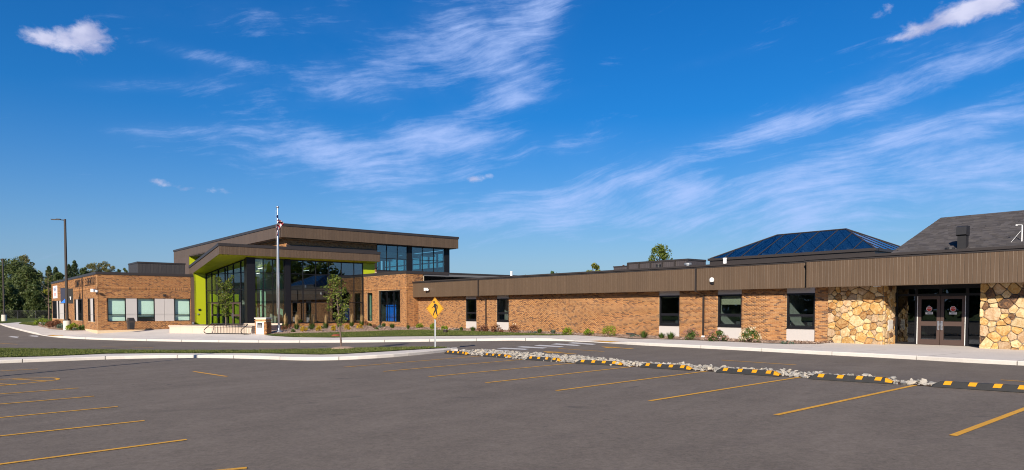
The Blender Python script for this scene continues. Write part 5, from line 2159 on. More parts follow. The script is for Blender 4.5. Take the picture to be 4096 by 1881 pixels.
ws_body, ws_st, ws_cap = wheel_stop_meshes()
WS = [((1766, 1414.4), (1878, 1423)), ((1924, 1426), (2044, 1435)), ((2096, 1440), (2242.6, 1449.6)), ((2305.5, 1456), (2478, 1464.5)), ((2557.5, 1470.5), (2762, 1484)),
      ((2862, 1491), (3115, 1508)), ((3239.6, 1518), (3557, 1537)), ((3725, 1549), (4140, 1575))]
order = ['first', 'second', 'third', 'fourth', 'fifth', 'sixth', 'seventh', 'eighth']
for i, (a, b) in enumerate(WS):
    A, B = gp(*a), gp(*b)
    mid = (A + B) / 2
    if i == 7:
        mid = A + (B - A) / np.linalg.norm(B - A) * .915
    ang = math.atan2(B[1] - A[1], B[0] - A[0])
    mid = mid[:2] + ROWN * .075
    lab = 'black rubber wheel stop with yellow stripes, %s in the row counted from the grass island' % order[i]
    t = thing('wheel_stop', lab, 'wheel stop', (mid[0], mid[1], hz(mid[0], mid[1]) + .006), 'wheel stops along the rock strip')
    tilt = math.atan2(hz(mid[0] + math.cos(ang), mid[1] + math.sin(ang)) - hz(mid[0] - math.cos(ang), mid[1] - math.sin(ang)), 2)
    t.rotation_euler = (0, -tilt, ang)
    for nm, me, x in (('body', ws_body, 0), ('stripe', ws_st, -.66), ('stripe', ws_st, -.22), ('stripe', ws_st, .20), ('stripe', ws_st, .60), ('end_cap', ws_cap, 0)):
        o = bpy.data.objects.new(nm, me)
        link(o, t)
        o.location = (x, 0, 0)

# ================================================================== strip of broken rock
RK_FAR = [(1838, 1404), (1925, 1404), (2040, 1412), (2094, 1416), (2229, 1426), (2357, 1435), (2495, 1449), (2658, 1461), (2759, 1466), (2881, 1477), (3038, 1483), (3108, 1487), (3234, 1499), (3356, 1507), (3427, 1512), (3585, 1527), (3727, 1538), (3800, 1546)]
RK_NEAR = [(3790, 1552), (3727, 1549), (3660, 1543.5), (3199, 1512.5), (2833, 1488), (2533, 1470), (2302, 1455.5), (2094, 1441), (1925, 1427), (1878, 1421), (1850, 1412)]
rk_poly = [gp(*q)[:2] for q in RK_FAR] + [gp(*q)[:2] + ROWN * (.05 if q[0] > 3300 else .12) for q in RK_NEAR]
rbed = area('rock_strip', rk_poly, hz, 'dark_mulch', 0.6, 0.012)


def rock_verts(q):
    """a broken angular stone: points on a lumpy ball, hulled"""
    bm = bmesh.new()
    for _ in range(13):
        v = Vector((q.gauss(0, 1), q.gauss(0, 1), q.gauss(0, 1))).normalized()
        v = Vector((v.x * 1.0, v.y * .8, v.z * .62)) * q.uniform(.8, 1.1)
        bm.verts.new(v)
    r = bmesh.ops.convex_hull(bm, input=bm.verts)
    bmesh.ops.delete(bm, geom=list({g for g in r['geom_interior'] + r['geom_unused'] if isinstance(g, bmesh.types.BMVert)}), context='VERTS')
    bm.verts.index_update()
    V = np.array([v.co[:] for v in bm.verts])
    Fc = [[v.index for v in f.verts] for f in bm.faces]
    bm.free()
    return V, Fc


qr = random.Random(3)
ROCKS = [rock_verts(qr) for _ in range(14)]
rock_me = []
for V, Fc in ROCKS:
    rock_me.append(mesh('rock', V, Fc, 'river_rock'))
xs, ys = [p[0] for p in rk_poly], [p[1] for p in rk_poly]
cand = []
tries = 0
while len(cand) < 2300 and tries < 200000:
    tries += 1
    x, y = qr.uniform(min(xs), max(xs)), qr.uniform(min(ys), max(ys))
    if tri_in(rk_poly, x, y):
        r = qr.choice((.04, .05, .06, .07, .09))
        if sum(1 for c in cand if math.hypot(c[0] - x, c[1] - y) < .62 * (c[2] + r)) < 1:
            cand.append((x, y, r, 0))
        elif len(cand) > 900 and qr.random() < .25:
            cand.append((x, y, r * .85, 1))
order_ = sorted(range(len(cand)), key=lambda i: (math.hypot(cand[i][0], cand[i][1]) - 9 * cand[i][3] - cand[i][2] * 20))
RV, RF = [], []
for k, i in enumerate(order_):
    x, y, r, lay = cand[i]
    z = hz(x, y) + r * .38 + lay * .05
    e = (qr.uniform(-.5, .5), qr.uniform(-.5, .5), qr.uniform(0, 6.28))
    sc = (r * qr.uniform(.9, 1.35), r * qr.uniform(.8, 1.2), r * qr.uniform(.8, 1.2))
    j = qr.randrange(len(ROCKS))
    if k < 300:
        o = piece('rock', rock_me[j], rbed, (x, y, z), 0, sc)
        o.rotation_euler = e
    else:
        from mathutils import Euler
        M = np.array(Euler(e).to_matrix())
        V = (ROCKS[j][0] * np.array(sc)) @ M.T + np.array([x, y, z])
        o_ = len(RV)
        RV += list(V)
        RF += [[a + o_ for a in f] for f in ROCKS[j][1]]
mbr = MB()
mbr.v, mbr.f, mbr.m = RV, RF, [0] * len(RF)
part('loose_rocks', mbr, 'river_rock', rbed, kind='stuff')

# ================================================================== pedestrian sign
sp = gp(1741, 1390, crown)
sn = thing('pedestrian_sign', 'yellow diamond sign with a black walking figure on a galvanised post', 'sign', sp)
D = float(np.hypot(sp[0], sp[1]))
zc = CZ
post = MB()
post.box((sp[0], sp[1], sp[2] + (2.05 - sp[2]) / 2 - .15), (.075, .03, 2.05 - sp[2] + .3))
post.box((sp[0] - .03, sp[1] - .022, sp[2] + (2.05 - sp[2]) / 2 - .15), (.015, .016, 2.05 - sp[2] + .3))
post.box((sp[0] + .03, sp[1] - .022, sp[2] + (2.05 - sp[2]) / 2 - .15), (.015, .016, 2.05 - sp[2] + .3))
part('post', post, 'galvanised', sn)
aw = math.atan2(sp[0], sp[1])
fsn = FR(sp[:2] + np.array([0, -.045]), (math.cos(.10), math.sin(.10)), (math.sin(.10), -math.cos(.10)))


def on_sign(mb, pts, d0, d1):
    n = len(pts)
    V = [fsn.p(a, d0, b) for a, b in pts] + [fsn.p(a, d1, b) for a, b in pts]
    return mb.add(V, [tuple(range(n)), tuple(range(2 * n - 1, n - 1, -1))] + [(i, (i + 1) % n, n + (i + 1) % n, n + i) for i in range(n)])


def diamond(hw, hh, r=.06):
    c = [(0, hh), (hw, 0), (0, -hh), (-hw, 0)]
    P = []
    for k in range(4):
        a, b, d = c[k - 1], c[k], c[(k + 1) % 4]
        for t in (0, .5, 1):
            q0 = (b[0] + (a[0] - b[0]) * r, b[1] + (a[1] - b[1]) * r)
            q1 = (b[0] + (d[0] - b[0]) * r, b[1] + (d[1] - b[1]) * r)
            m_ = ((1 - t) ** 2, 2 * t * (1 - t), t * t)
            P.append((q0[0] * m_[0] + b[0] * m_[1] + q1[0] * m_[2], zc + .005 + q0[1] * m_[0] + b[1] * m_[1] + q1[1] * m_[2]))
    return P


HW, HH = .405, .515
pl = part('sign_plate', on_sign(MB(), diamond(HW, HH), 0, .006), 'sign_yellow', sn)
mb = MB()
o_, i_ = diamond(HW * .955, HH * .955), diamond(HW * .915, HH * .915)
n = len(o_)
V = [fsn.p(a, .0075, b) for a, b in o_] + [fsn.p(a, .0075, b) for a, b in i_]
mb.add(V, [(i, (i + 1) % n, n + (i + 1) % n, n + i) for i in range(n)])
part('border', mb, 'sign_black', pl)
# the walking figure, traced in sign units (1 = 330 px of the enlarged photograph)
K = HW * 2 / 330.0
fx = lambda x, y: ((x - 507) * K, zc + .005 + (370 - y) * K * 1.0 * (HH / HW) * .79)
hd = [(fx(490, 250)[0] + .0385 * math.cos(a), fx(490, 250)[1] + .045 * math.sin(a)) for a in [k * math.pi / 8 for k in range(16)]]
fig = MB()
on_sign(fig, hd, .007, .0085)
on_sign(fig, [fx(*q) for q in [(490, 285), (500, 277), (517, 279), (533, 290), (536, 330), (541, 385), (520, 410), (498, 405), (503, 370), (490, 345), (487, 310)]], .007, .0085)
on_sign(fig, [fx(*q) for q in [(492, 308), (490, 338), (450, 368), (442, 360), (470, 340), (478, 320)]], .007, .0085)
on_sign(fig, [fx(*q) for q in [(517, 279), (550, 306), (558, 322), (557, 372), (547, 374), (545, 330), (530, 310)]], .0071, .0086)
on_sign(fig, [fx(*q) for q in [(498, 405), (520, 408), (513, 425), (495, 460), (480, 502), (466, 496), (478, 450), (490, 420)]], .0072, .0087)
on_sign(fig, [fx(*q) for q in [(514, 408), (540, 385), (543, 425), (550, 460), (557, 500), (545, 506), (528, 465), (518, 430)]], .0073, .0088)
part('walking_figure', fig, 'sign_black', pl)


# ================================================================== lamp posts
def lamp_post(p, label, h, side, base_r=.31, base_h=.80, scale=1.0):
    t = thing('lamp_post', label, 'lamp post', p, 'lamp posts with round concrete footings')
    P = np.array(p)
    part('footing', MB().lathe(P, [(base_r, -.3), (base_r, base_h - .02), (base_r - .02, base_h)], 28), 'pale_concrete', t, smooth=False)
    part('base_plate', MB().box(P + np.array([0, 0, base_h + .05]), (.40, .40, .10)).box(P + np.array([0, 0, base_h + .13]), (.30, .30, .06)), 'bronze_metal', t)
    a, b = .085, .065
    V = []
    for z, r in ((base_h + .1, a), (h, b)):
        V += [P + np.array([x * r, y * r, z]) for x, y in ((-1, -1), (1, -1), (1, 1), (-1, 1))]
    part('pole', MB().hexa(V), 'bronze_metal', t)
    sx = np.array([*side, 0.0])
    part('arm', MB().tube([P + np.array([0, 0, h - .10]), P + sx * .35 + np.array([0, 0, h - .06])], .04, 6), 'bronze_metal', t)
    hb_ = MB()
    yaw = math.atan2(sx[1], sx[0])
    c = P + sx * .68 + np.array([0, 0, h - .05])
    hb_.box(c, (.70, .30, .055), yaw)
    hb_.box(c - sx * .18 + np.array([0, 0, .045]), (.30, .22, .04), yaw)
    hd_ = part('luminaire', hb_, 'bronze_metal', t)
    part('lens', MB().box(c + np.array([0, 0, -.032]), (.5, .24, .008), yaw), 'white_plastic', hd_)
    return t


pa = gp(269.5, 1320.5, gz)
lamp_post(pa, 'tall bronze lamp post standing in the bed before the brick office wing', 9.25 - pa[2] - .0, (-.97, -.25))
pb = onz(17, 1283.5, 0.0)
lamp_post(pb, 'distant lamp post by the far lawn at the left edge', 8.3, (-1, 0))
lamp_post((-17.5, 21.0, hz(-17.5, 21.0)), 'lamp post on the lot beyond the left edge that throws the long shadow', 9.55, (.97, .25))
lamp_post((-28.3, 23.5, hz(-28.3, 23.5)), 'lamp post farther left beyond the edge, its shadow lying on the lane', 9.4, (.97, .25))
# banners on the near lamp post
bnr = thing('pole_banner', 'pair of dark banners hung either side of the lamp post', 'banner', pa + np.array([0, 0, 2.2]))
z0b, z1b = 1.63 + (1235 - 1213) / F_PX * pa[1], 1.63 + (1235 - 1153) / F_PX * pa[1]
part('banner_cloth', MB().box((pa[0] - .30, pa[1] - .02, (z0b + z1b) / 2), (.40, .015, z1b - z0b)), 'navy_cloth', bnr)
part('banner_cloth', MB().box((pa[0] + .33, pa[1] - .02, (z0b + z1b) / 2 - .04), (.46, .015, z1b - z0b)), 'sign_black', bnr)
part('banner_rod', MB().box((pa[0], pa[1] - .02, z1b + .01), (1.14, .03, .03)).box((pa[0], pa[1] - .02, z0b - .02), (1.14, .03, .03)), 'bronze_metal', bnr)
part('banner_emblem', MB().box((pa[0] + .34, pa[1] - .034, z0b + .42), (.05, .004, .25)).box((pa[0] + .34, pa[1] - .036, z0b + .52), (.13, .004, .06)), 'white_print', bnr)
part('banner_emblem', MB().add([(pa[0] - .49, pa[1] - .03, z0b + .02), (pa[0] - .12, pa[1] - .03, z0b + .02), (pa[0] - .12, pa[1] - .03, z0b + .38)], [(0, 1, 2)]), 'blue_board', bnr)

# ================================================================== flagpole and flag
fp0 = gp(1116, 1330, gz)
fh_ = CZ + (HOR - 828) / F_PX * fp0[1]
fpo = thing('flagpole', 'tall aluminium flagpole with a ball on top beside the planting bed', 'flagpole', fp0)
part('flash_collar', MB().lathe(fp0, [(.27, 0), (.25, .06), (.13, .16), (.105, .22), (.10, .55)], 24), 'galvanised', fpo, smooth=True)
part('pole', MB().lathe((fp0[0], fp0[1], 0), [(.085, fp0[2]), (.085, 3.5), (.07, 6), (.045, fh_ - .1), (.02, fh_ - .02)], 16), 'aluminium', fpo, smooth=True)
part('ball', MB().lathe((fp0[0], fp0[1], fh_ - .07), [(.01, -.10)] + [(.1 * math.sin(a), -.1 * math.cos(a)) for a in [k * math.pi / 10 for k in range(1, 10)]] + [(.005, .1)], 18), 'aluminium', fpo, smooth=True)
part('halyard', MB().tube([(fp0[0] - .10, fp0[1] - .05, fh_ - .3), (fp0[0] - .12, fp0[1] - .06, 4), (fp0[0] - .11, fp0[1] - .05, 1.2)], .006, 4), 'white_plastic', fpo)
flg = thing('flag', 'striped red and white flag with blue canton hanging limp on the flagpole', 'flag', (fp0[0], fp0[1], fh_ - 1.6))
zt_ = CZ + (HOR - 853) / F_PX * fp0[1]
nu, nv_ = 26, 26
for c, lst in (('flag_red', []), ('flag_white', []), ('flag_blue', [])):
    pass
V = []
Hf, Lf = 1.15, 1.75
for j in range(nv_ + 1):
    t = j / nv_
    for i in range(nu + 1):
        s = i / nu
        # fabric falls in folds from the hoist; the middle lifts into a point to the right
        rise = math.exp(-((t - .42) / .24) ** 2)
        out = .12 + .46 * rise
        x = s * out + .06 * math.sin(s * 9 + t * 2) * (1 - .4 * rise) - .10 * (s > .5) * (1 - rise) * (s - .5) * 2
        y = .11 * math.sin(s * 11 + t * 3.0)
        z = -t * Hf - s * (.62 - .30 * rise) + .02 * math.sin(s * 14)
        V.append((fp0[0] - .05 + x, fp0[1] - .10 + y, zt_ + z))
for mname, nm in (('flag_red', 'red_stripe'), ('flag_white', 'white_stripe'), ('flag_blue', 'canton')):
    mb = MB()
    mb.v = [np.array(v) for v in V]
    for j in range(nv_):
        for i in range(nu):
            cn = i < nu * .4 and j < 14
            k = 'flag_blue' if cn else ('flag_red' if (j // 2) % 2 == 0 else 'flag_white')
            if k == mname:
                a = j * (nu + 1) + i
                mb.f.append([a, a + 1, a + nu + 2, a + nu + 1])
                mb.m.append(0)
    part(nm, mb, mname, flg)

# ================================================================== seat-wall planter, bike rack, pillar, bin
pl0, pl1 = gp(678, 1332.5, gz), gp(1008, 1335.5, gz)
ax = (pl1 - pl0)[:2]
Lp = np.linalg.norm(ax)
ax /= Lp
fpl = FR(pl0[:2], ax, (ax[1], -ax[0]))
zpb, zpt = min(pl0[2], pl1[2]) - .1, CZ - (1303 - HOR) / F_PX * pl0[1] + .02
DEP = 3.6
pt = thing('seat_wall_planter', 'long pale cast-stone planter wall before the entrance with a young tree', 'planter', (*((pl0 + pl1)[:2] / 2), pl0[2]))
nb = 7
for i in range(nb):
    a, b = Lp * i / nb + .004, Lp * (i + 1) / nb - .004
    part('wall_block', MB().fbox(fpl, a, b, -.40, 0, zpb, zpt - .10), 'cast_stone', pt)
    part('cap_stone', MB().fbox(fpl, a - (.05 if i == 0 else 0), b + (.05 if i == nb - 1 else 0), -.45, .05, zpt - .098, zpt), 'cast_stone', pt)
for s, e in ((0.0, .40), (Lp - .40, Lp)):
    part('wall_block', MB().fbox(fpl, s, e, -DEP, -.404, zpb, zpt - .10), 'cast_stone', pt)
    part('cap_stone', MB().fbox(fpl, s - .05, e + .05, -DEP, -.454, zpt - .098, zpt), 'cast_stone', pt)
part('wall_block', MB().fbox(fpl, 0, Lp, -DEP - .4, -DEP - .004, zpb, zpt - .06), 'cast_stone', pt)
part('cap_stone', MB().fbox(fpl, Lp * .52, Lp + .05, -DEP - .45, -DEP - .003, zpt - .058, zpt + .12), 'cast_stone', pt)
part('soil', MB().fbox(fpl, .39, Lp - .39, -DEP, -.39, zpt - .2, zpt - .07), 'dark_mulch', pt)

# bike rack
r0, r1 = gp(845, 1336, gz), gp(992, 1338.5, gz)
ax2 = (r1 - r0)[:2]
Lr = float(np.linalg.norm(ax2))
ax2 /= Lr
frr_ = FR(r0[:2], ax2, (ax2[1], -ax2[0]))
zg0 = (r0[2] + r1[2]) / 2
ht = CZ - (1295.5 - HOR) / F_PX * r0[1] - zg0
br_ = thing('bike_rack', 'black grid bicycle rack with curled ends against the pale planter wall', 'bike rack', (*((r0 + r1)[:2] / 2), zg0))
for s in (0.0, Lr):
    pts = [frr_.p(s, d, zg0 + z) for d, z in ((-.30, .03), (.25, .03), (.42, .08), (.50, .2), (.46, .34), (.30, .48), (.10, .66), (.03, ht - .06), (0, ht))]
    pts = [p - np.array([*(frr_.T * .22 * max(0, min(1, (frr_.N @ (p[:2] - frr_.p(s, 0, 0)[:2])) / .5))), 0]) for p in pts]
    part('curled_end', MB().tube(smooth_line(pts, 1), .03, 8), 'black_plastic', br_)
part('rail', MB().tube([frr_.p(0, 0, zg0 + ht), frr_.p(Lr, 0, zg0 + ht)], .03, 8), 'black_plastic', br_)
part('rail', MB().tube([frr_.p(0, .03, zg0 + .05), frr_.p(Lr, .03, zg0 + .05)], .03, 8), 'black_plastic', br_)
nb_ = 24
for i in range(nb_):
    s = .12 + (Lr - .24) * i / (nb_ - 1) + (.03 if i % 2 else -.03)
    part('bar', MB().tube([frr_.p(s, 0, zg0 + ht), frr_.p(s, .02, zg0 + .05)], .011, 6), 'black_plastic', br_)

# brick pillar with white board
q0, q1 = gp(1022, 1338.5, gz), gp(1064, 1338.5, gz)
ax3 = (q1 - q0)[:2]
wP = float(np.linalg.norm(ax3))
ax3 /= wP
fpi = FR(q0[:2], ax3, (ax3[1], -ax3[0]))
fpi_r = FR(q1[:2], (-ax3[1], ax3[0]), (ax3[0], ax3[1]))
zp0 = (q0[2] + q1[2]) / 2
zpt2 = CZ - (1275.5 - HOR) / F_PX * q0[1]
pi_ = thing('brick_pillar', 'short brick pillar with stone cap and a white board on its face', 'pillar', (*((q0 + q1)[:2] / 2), zp0))
part('core', MB().fbox(fpi, .01, wP - .01, -.68, -.004, zp0 - .2, zpt2), 'mortar', pi_)
L = brick_list(fpi, 0, wP, zp0 - .02, zpt2 - .22) + brick_list(fpi_r, .012, .69, zp0 - .02, zpt2 - .22)
z_ = zp0 - .02
while z_ < zpt2 - .25:
    z_ += BH
for fr_, s1_ in ((fpi, wP), (fpi_r, .69)):
    s_ = .0 if fr_ is fpi else .012
    while s_ < s1_ - .03:
        L.append((fr_, s_, min(s_ + BH - JT, s1_), zpt2 - .215, zpt2 - .012))
        s_ += BH
lay_bricks(pi_, L, 300)
part('cap', MB().fbox(fpi, -.06, wP + .06, -.74, .06, zpt2, zpt2 + .085), 'kerb_concrete', pi_)
bx0, bx1 = wP * .10, wP * .83
bz1 = CZ - (1288.5 - HOR) / F_PX * q0[1]
bd = part('white_board', MB().fbox(fpi, bx0, bx1, .012, .05, zp0 + .02, bz1), 'white_print', pi_)
pz = bz1 - .06
part('photo_print', MB().fbox(fpi, bx0 + .10, bx1 - .10, .05, .054, pz - .36, pz), 'black_plastic', bd)
pm_ = MB()
for k in range(4):
    a = bx0 + .16 + k * .075
    pm_.add([fpi.p(a, .056, pz - .34), fpi.p(a + .045, .056, pz - .34), fpi.p(a + .03, .056, pz - .12 - .03 * (k % 2)), fpi.p(a + .005, .056, pz - .10)], [(0, 1, 2, 3)])
part('photo_detail', pm_, 'grey_panel', bd)
part('caption_line', MB().fbox(fpi, bx0 + .10, bx1 - .22, .05, .052, pz - .43, pz - .415).fbox(fpi, bx1 - .19, bx1 - .10, .05, .052, pz - .43, pz - .415), 'grey_panel', bd)

# litter bin
tb0 = onz(521, 1318, 0.0)
ub0 = float(tb0[:2] @ UX) - .25
vb0 = float(tb0[:2] @ VX)
bn_ = thing('litter_bin', 'dark brown square litter bin with hooded lid against the brick wall', 'bin', uvz(ub0, vb0, 0.0))
fbn = FU(ub0)
V = []
for z, w in ((0.02, .21), (.62, .26)):
    V += [fbn.p(vb0 + a * w, b * w, z) for a, b in ((-1, -1), (1, -1), (1, 1), (-1, 1))]
part('body', MB().hexa(V), 'bin_plastic', bn_)
part('rim', MB().fbox(fbn, vb0 - .285, vb0 + .285, -.285, .285, .622, .68), 'bin_plastic', bn_)
V = [fbn.p(vb0 + a * .27, b * .27, .682) for a, b in ((-1, -1), (1, -1), (1, 1), (-1, 1))] + [fbn.p(vb0 + a * w, b * w, .92) for a, b, w in ((-1, -1, .20), (1, -1, .20), (1, .7, .20), (-1, .7, .20))]
part('hood', MB().hexa(V), 'bin_plastic', bn_)
part('flap', MB().add([fbn.p(vb0 - .17, .285, .70), fbn.p(vb0 + .17, .285, .70), fbn.p(vb0 + .14, .20, .88), fbn.p(vb0 - .14, .20, .88)], [(0, 1, 2, 3)]), 'black_plastic', bn_)
part('panel', MB().fbox(fbn, vb0 - .14, vb0 + .14, .215, .262, .08, .55), 'black_plastic', bn_)

# small ground things
dp = gp(1782, 1332, gz)
dpo = thing('drain_pot', 'short brown metal drain cover pot standing in the front lawn', 'light', dp)  # drain cover pot, not a lamp
part('drum', MB().lathe(dp, [(.16, -.05), (.16, .19), (.10, .22)], 18), 'bronze_metal', dpo)
part('lens', MB().lathe(dp, [(.09, .215), (.09, .235), (.02, .24)], 14), 'galvanised', dpo)  # grey lid of the drain pot
dp = gp(1345, 1346, gz)
dpo = thing('bark_mound', 'low rust coloured mound of bark in the front lawn', 'mound', dp)
part('heap', MB().lathe(dp, [(.34, .02), (.30, .09), (.18, .14), (.02, .16)], 18), 'rust_dome', dpo, smooth=True)
dp = gp(2524, 1343, gz)
dpo = thing('drain_hose', 'coiled black drain pipe lying in the mulch by the wing', 'pipe', dp)
part('coil', MB().tube([dp + np.array([.28 * math.cos(a), .16 * math.sin(a), .07 + .06 * math.sin(a * .5)]) for a in [k * .4 for k in range(20)]], .055, 8), 'black_plastic', dpo, smooth=True)


# ================================================================== plants
def rand_dirs(n):
    d = nrg.normal(size=(n, 3))
    return d / np.linalg.norm(d, axis=1)[:, None]


def leaf_quads(P, size, out=None, stretch=1.5, bias=.55):
    """leaf-shaped diamonds at P turned at random, leaning to face outwards"""
    n = len(P)
    a = rand_dirs(n)
    if out is not None:
        a = a * (1 - bias) + out * bias
        a /= np.linalg.norm(a, axis=1)[:, None]
    b = np.cross(a, rand_dirs(n))
    b /= np.linalg.norm(b, axis=1)[:, None] + 1e-9
    c = np.cross(a, b)
    sz = (size * nrg.uniform(.6, 1.3, n))[:, None]
    V = np.stack([P - b * sz * stretch, P - c * sz * .6 + a * sz * .15, P + b * sz * stretch, P + c * sz * .6 + a * sz * .15], 1)
    return V.reshape(-1, 3)


def quads_obj(name, V, mat, parent):
    o = link(bpy.data.objects.new(name, mesh_np(name, V - wloc(parent), np.arange(len(V)).reshape(-1, 4), mat)), parent)
    return o


def clump_points(n, clumps, rad, shell=.5):
    """points in a set of small balls"""
    idx = nrg.integers(0, len(clumps), n)
    d = rand_dirs(n)
    r = nrg.uniform(shell, 1.0, n) ** .6
    return clumps[idx] + d * (rad[idx] * r)[:, None], d


def shrub(p, w, h, mat, label, group, n=420, leaf=.035, name='shrub', bloom=None, cat='shrub'):
    t = thing(name, label, cat, p, group)
    P = np.array(p)
    nc = 16
    d = rand_dirs(nc)
    d[:, 2] = np.abs(d[:, 2])
    cl = P + np.stack([d[:, 0] * w * .36, d[:, 1] * w * .36, .12 * h + d[:, 2] * h * .62], 1)
    rad = np.full(nc, min(w, h) * .27) * nrg.uniform(.7, 1.25, nc)
    Q, o = clump_points(n, cl, rad, .3)
    Q[:, 2] = np.maximum(Q[:, 2], P[2] + .02)
    quads_obj('foliage', leaf_quads(Q, leaf, o), mat, t)
    st = MB()
    for k in range(6):
        e = cl[k]
        st.tube([P + np.array([rng.uniform(-.03, .03), rng.uniform(-.03, .03), -.03]), (P + e) / 2 + np.array([0, 0, .02]), e], [.012, .009, .005], 4)
    part('stems', st, 'dark_bark', t)
    if bloom:
        bm_name, k = bloom
        dd = rand_dirs(k)
        dd[:, 2] = np.abs(dd[:, 2])
        cb = P + np.stack([dd[:, 0] * w * .5, dd[:, 1] * w * .5, .2 * h + dd[:, 2] * h * .75], 1)
        Q, o = clump_points(k * 26, cb, np.full(k, .085), .5)
        Q[:, 2] = np.maximum(Q[:, 2], P[2] + .03)
        quads_obj('blossom', leaf_quads(Q, .024, o, 1.0), bm_name, t)
    return t


def tuft(p, h, r, mat, label, group, n=260, plume=None, plume_h=0.0):
    t = thing('ornamental_grass', label, 'grass clump', p, group)
    P = np.array(p)

    def blades_(n, h, r, w):
        a = nrg.uniform(0, 6.283, n)
        rr = r * np.sqrt(nrg.uniform(0, 1, n))
        hh = h * nrg.uniform(.6, 1.08, n)
        root = P + np.stack([np.cos(a) * rr * .22, np.sin(a) * rr * .22, 0 * a - .02], 1)
        tip = P + np.stack([np.cos(a) * rr, np.sin(a) * rr, hh * (1 - .25 * rr / r)], 1)
        mid = root * .45 + tip * .55 + np.stack([0 * a, 0 * a, hh * .12], 1)
        sd_ = np.stack([-np.sin(a), np.cos(a), 0 * a], 1) * (w * nrg.uniform(.7, 1.3, n))[:, None]
        q1 = np.stack([root - sd_, root + sd_, mid + sd_, mid - sd_], 1)
        q2 = np.stack([mid - sd_, mid + sd_, tip + sd_ * .2, tip - sd_ * .2], 1)
        return np.concatenate([q1, q2]).reshape(-1, 3)
    quads_obj('blades', blades_(n, h, r, .008), mat, t)
    if plume:
        quads_obj('plumes', blades_(130, plume_h, r * .62, .011), plume, t)
    return t


g1_ = 'flowering shrubs and grasses in the bed before the glass entrance'
PL = [(1142, 1319, 1.32), (1187, 1319, 1.40), (1250, 1317, 1.36), (1305, 1314, 1.34), (1357, 1311, 1.15), (1407, 1308, 1.3), (1447, 1305, 1.22)]
wl = ['beside the flagpole', 'spreading widest, second from the flagpole', 'third from the flagpole', 'fourth from the flagpole', 'half hidden behind the young tree', 'right of the young tree', 'nearest the brick link wall']
for (x, y, h), wds in zip(PL, wl):
    tuft(gp(x, y, gz), .62, .36, 'mid_leaf', 'tall feathery straw coloured grass ' + wds, g1_, 240, 'straw', h)
for (x, y, w, h), wds in zip([(1214, 1326, .62, .55), (1277, 1326, .50, .62), (1334, 1326, .42, .5), (1391, 1320, .62, .45), (1439, 1316, .62, .45)],
                             ['first from the flagpole', 'second from the flagpole', 'small and thin, just left of the young tree', 'just right of the young tree', 'farthest from the flagpole']):
    shrub(gp(x, y, gz), w, h, 'gold_leaf', 'golden yellow mounded shrub in the bed, ' + wds, g1_, 420, .03)
for (x, y, w, h, m), lab in zip([(1107, 1316, .7, .5, 'red_leaf'), (1136, 1320, .55, .45, 'red_leaf'), (1162, 1316, .6, .42, 'red_leaf'), (1172, 1330, .35, .3, 'mid_leaf'), (1462, 1303, .6, .5, 'red_leaf'), (1496, 1312, .42, .36, 'red_leaf'),
                                 (1480, 1306, .42, .36, 'mid_leaf'), (1521, 1313, .42, .34, 'dusty_leaf'), (1505, 1320, .36, .24, 'mid_leaf'), (1295, 1316, .6, .5, 'mid_leaf'), (1242, 1320, .5, .5, 'mid_leaf')],
                                ['reddish shrub right beside the foot of the flagpole', 'second reddish shrub from the flagpole', 'third reddish shrub from the flagpole', 'tiny dark green shrub at the bed edge near the flagpole', 'reddish shrub against the brick link below the narrow window',
                                 'small red and yellow shrub below the wide link window', 'small round green shrub below the narrow link window', 'small grey-green shrub below the wide link window', 'low sprawling green plant before the wide link window',
                                 'green leafy clump behind the golden shrubs', 'green leafy clump between two feathery grasses']):
    shrub(gp(x, y, gz), w, h, m, lab, g1_, 300, .028)
for (x, y, h, r, m), lab in zip([(1535, 1309, .42, .28, 'mid_leaf'), (1569, 1314, .5, .36, 'mid_leaf'), (1633, 1318, .42, .2, 'mid_leaf'), (1846, 1324, .34, .2, 'mid_leaf'), (1892, 1326, .4, .3, 'mid_leaf'), (2159, 1334, .36, .26, 'mid_leaf'),
                                 (2213, 1336, .34, .26, 'dusty_leaf'), (2575, 1353, .48, .36, 'mid_leaf'), (2646, 1355, .38, .28, 'mid_leaf'), (2683, 1358, .46, .34, 'mid_leaf')],
                                ['small green grass clump below the wide link window', 'spiky green grass clump before the corner of the brick link', 'thin green grass clump at the outer corner of the brick link', 'small green grass tuft left of the farthest wing window',
                                 'green grass tuft below the farthest wing window', 'green grass tuft in the bed under the blank brick wall', 'grey-green grass tuft under the blank brick wall', 'arching green grass clump beside the coiled black pipe',
                                 'smaller of two grass clumps below the middle wing window', 'larger of two grass clumps below the middle wing window']):
    tuft(gp(x, y, gz), h, r, m, lab, 'grass clumps along the wing', 220)
for (x, y, w, h), lab in zip([(1678, 1314, .75, .46), (1733, 1319, .55, .55), (1778, 1320, .6, .38), (2273, 1340, .85, .52), (2358, 1342, .85, .48), (2438, 1345, 1.05, .72)],
                             ['bright green mounded shrub at the foot of the inner brick corner', 'bright green shrub half behind the pedestrian sign post', 'bright green shrub just right of the sign post',
                              'bright lime shrub at the start of the blank brick wall', 'bright lime shrub, second along the blank brick wall', 'largest bright lime shrub before the blank brick wall']):
    shrub(gp(x, y, gz), w, h, 'bright_leaf', lab, 'bright green shrubs along the wing', 560, .032)
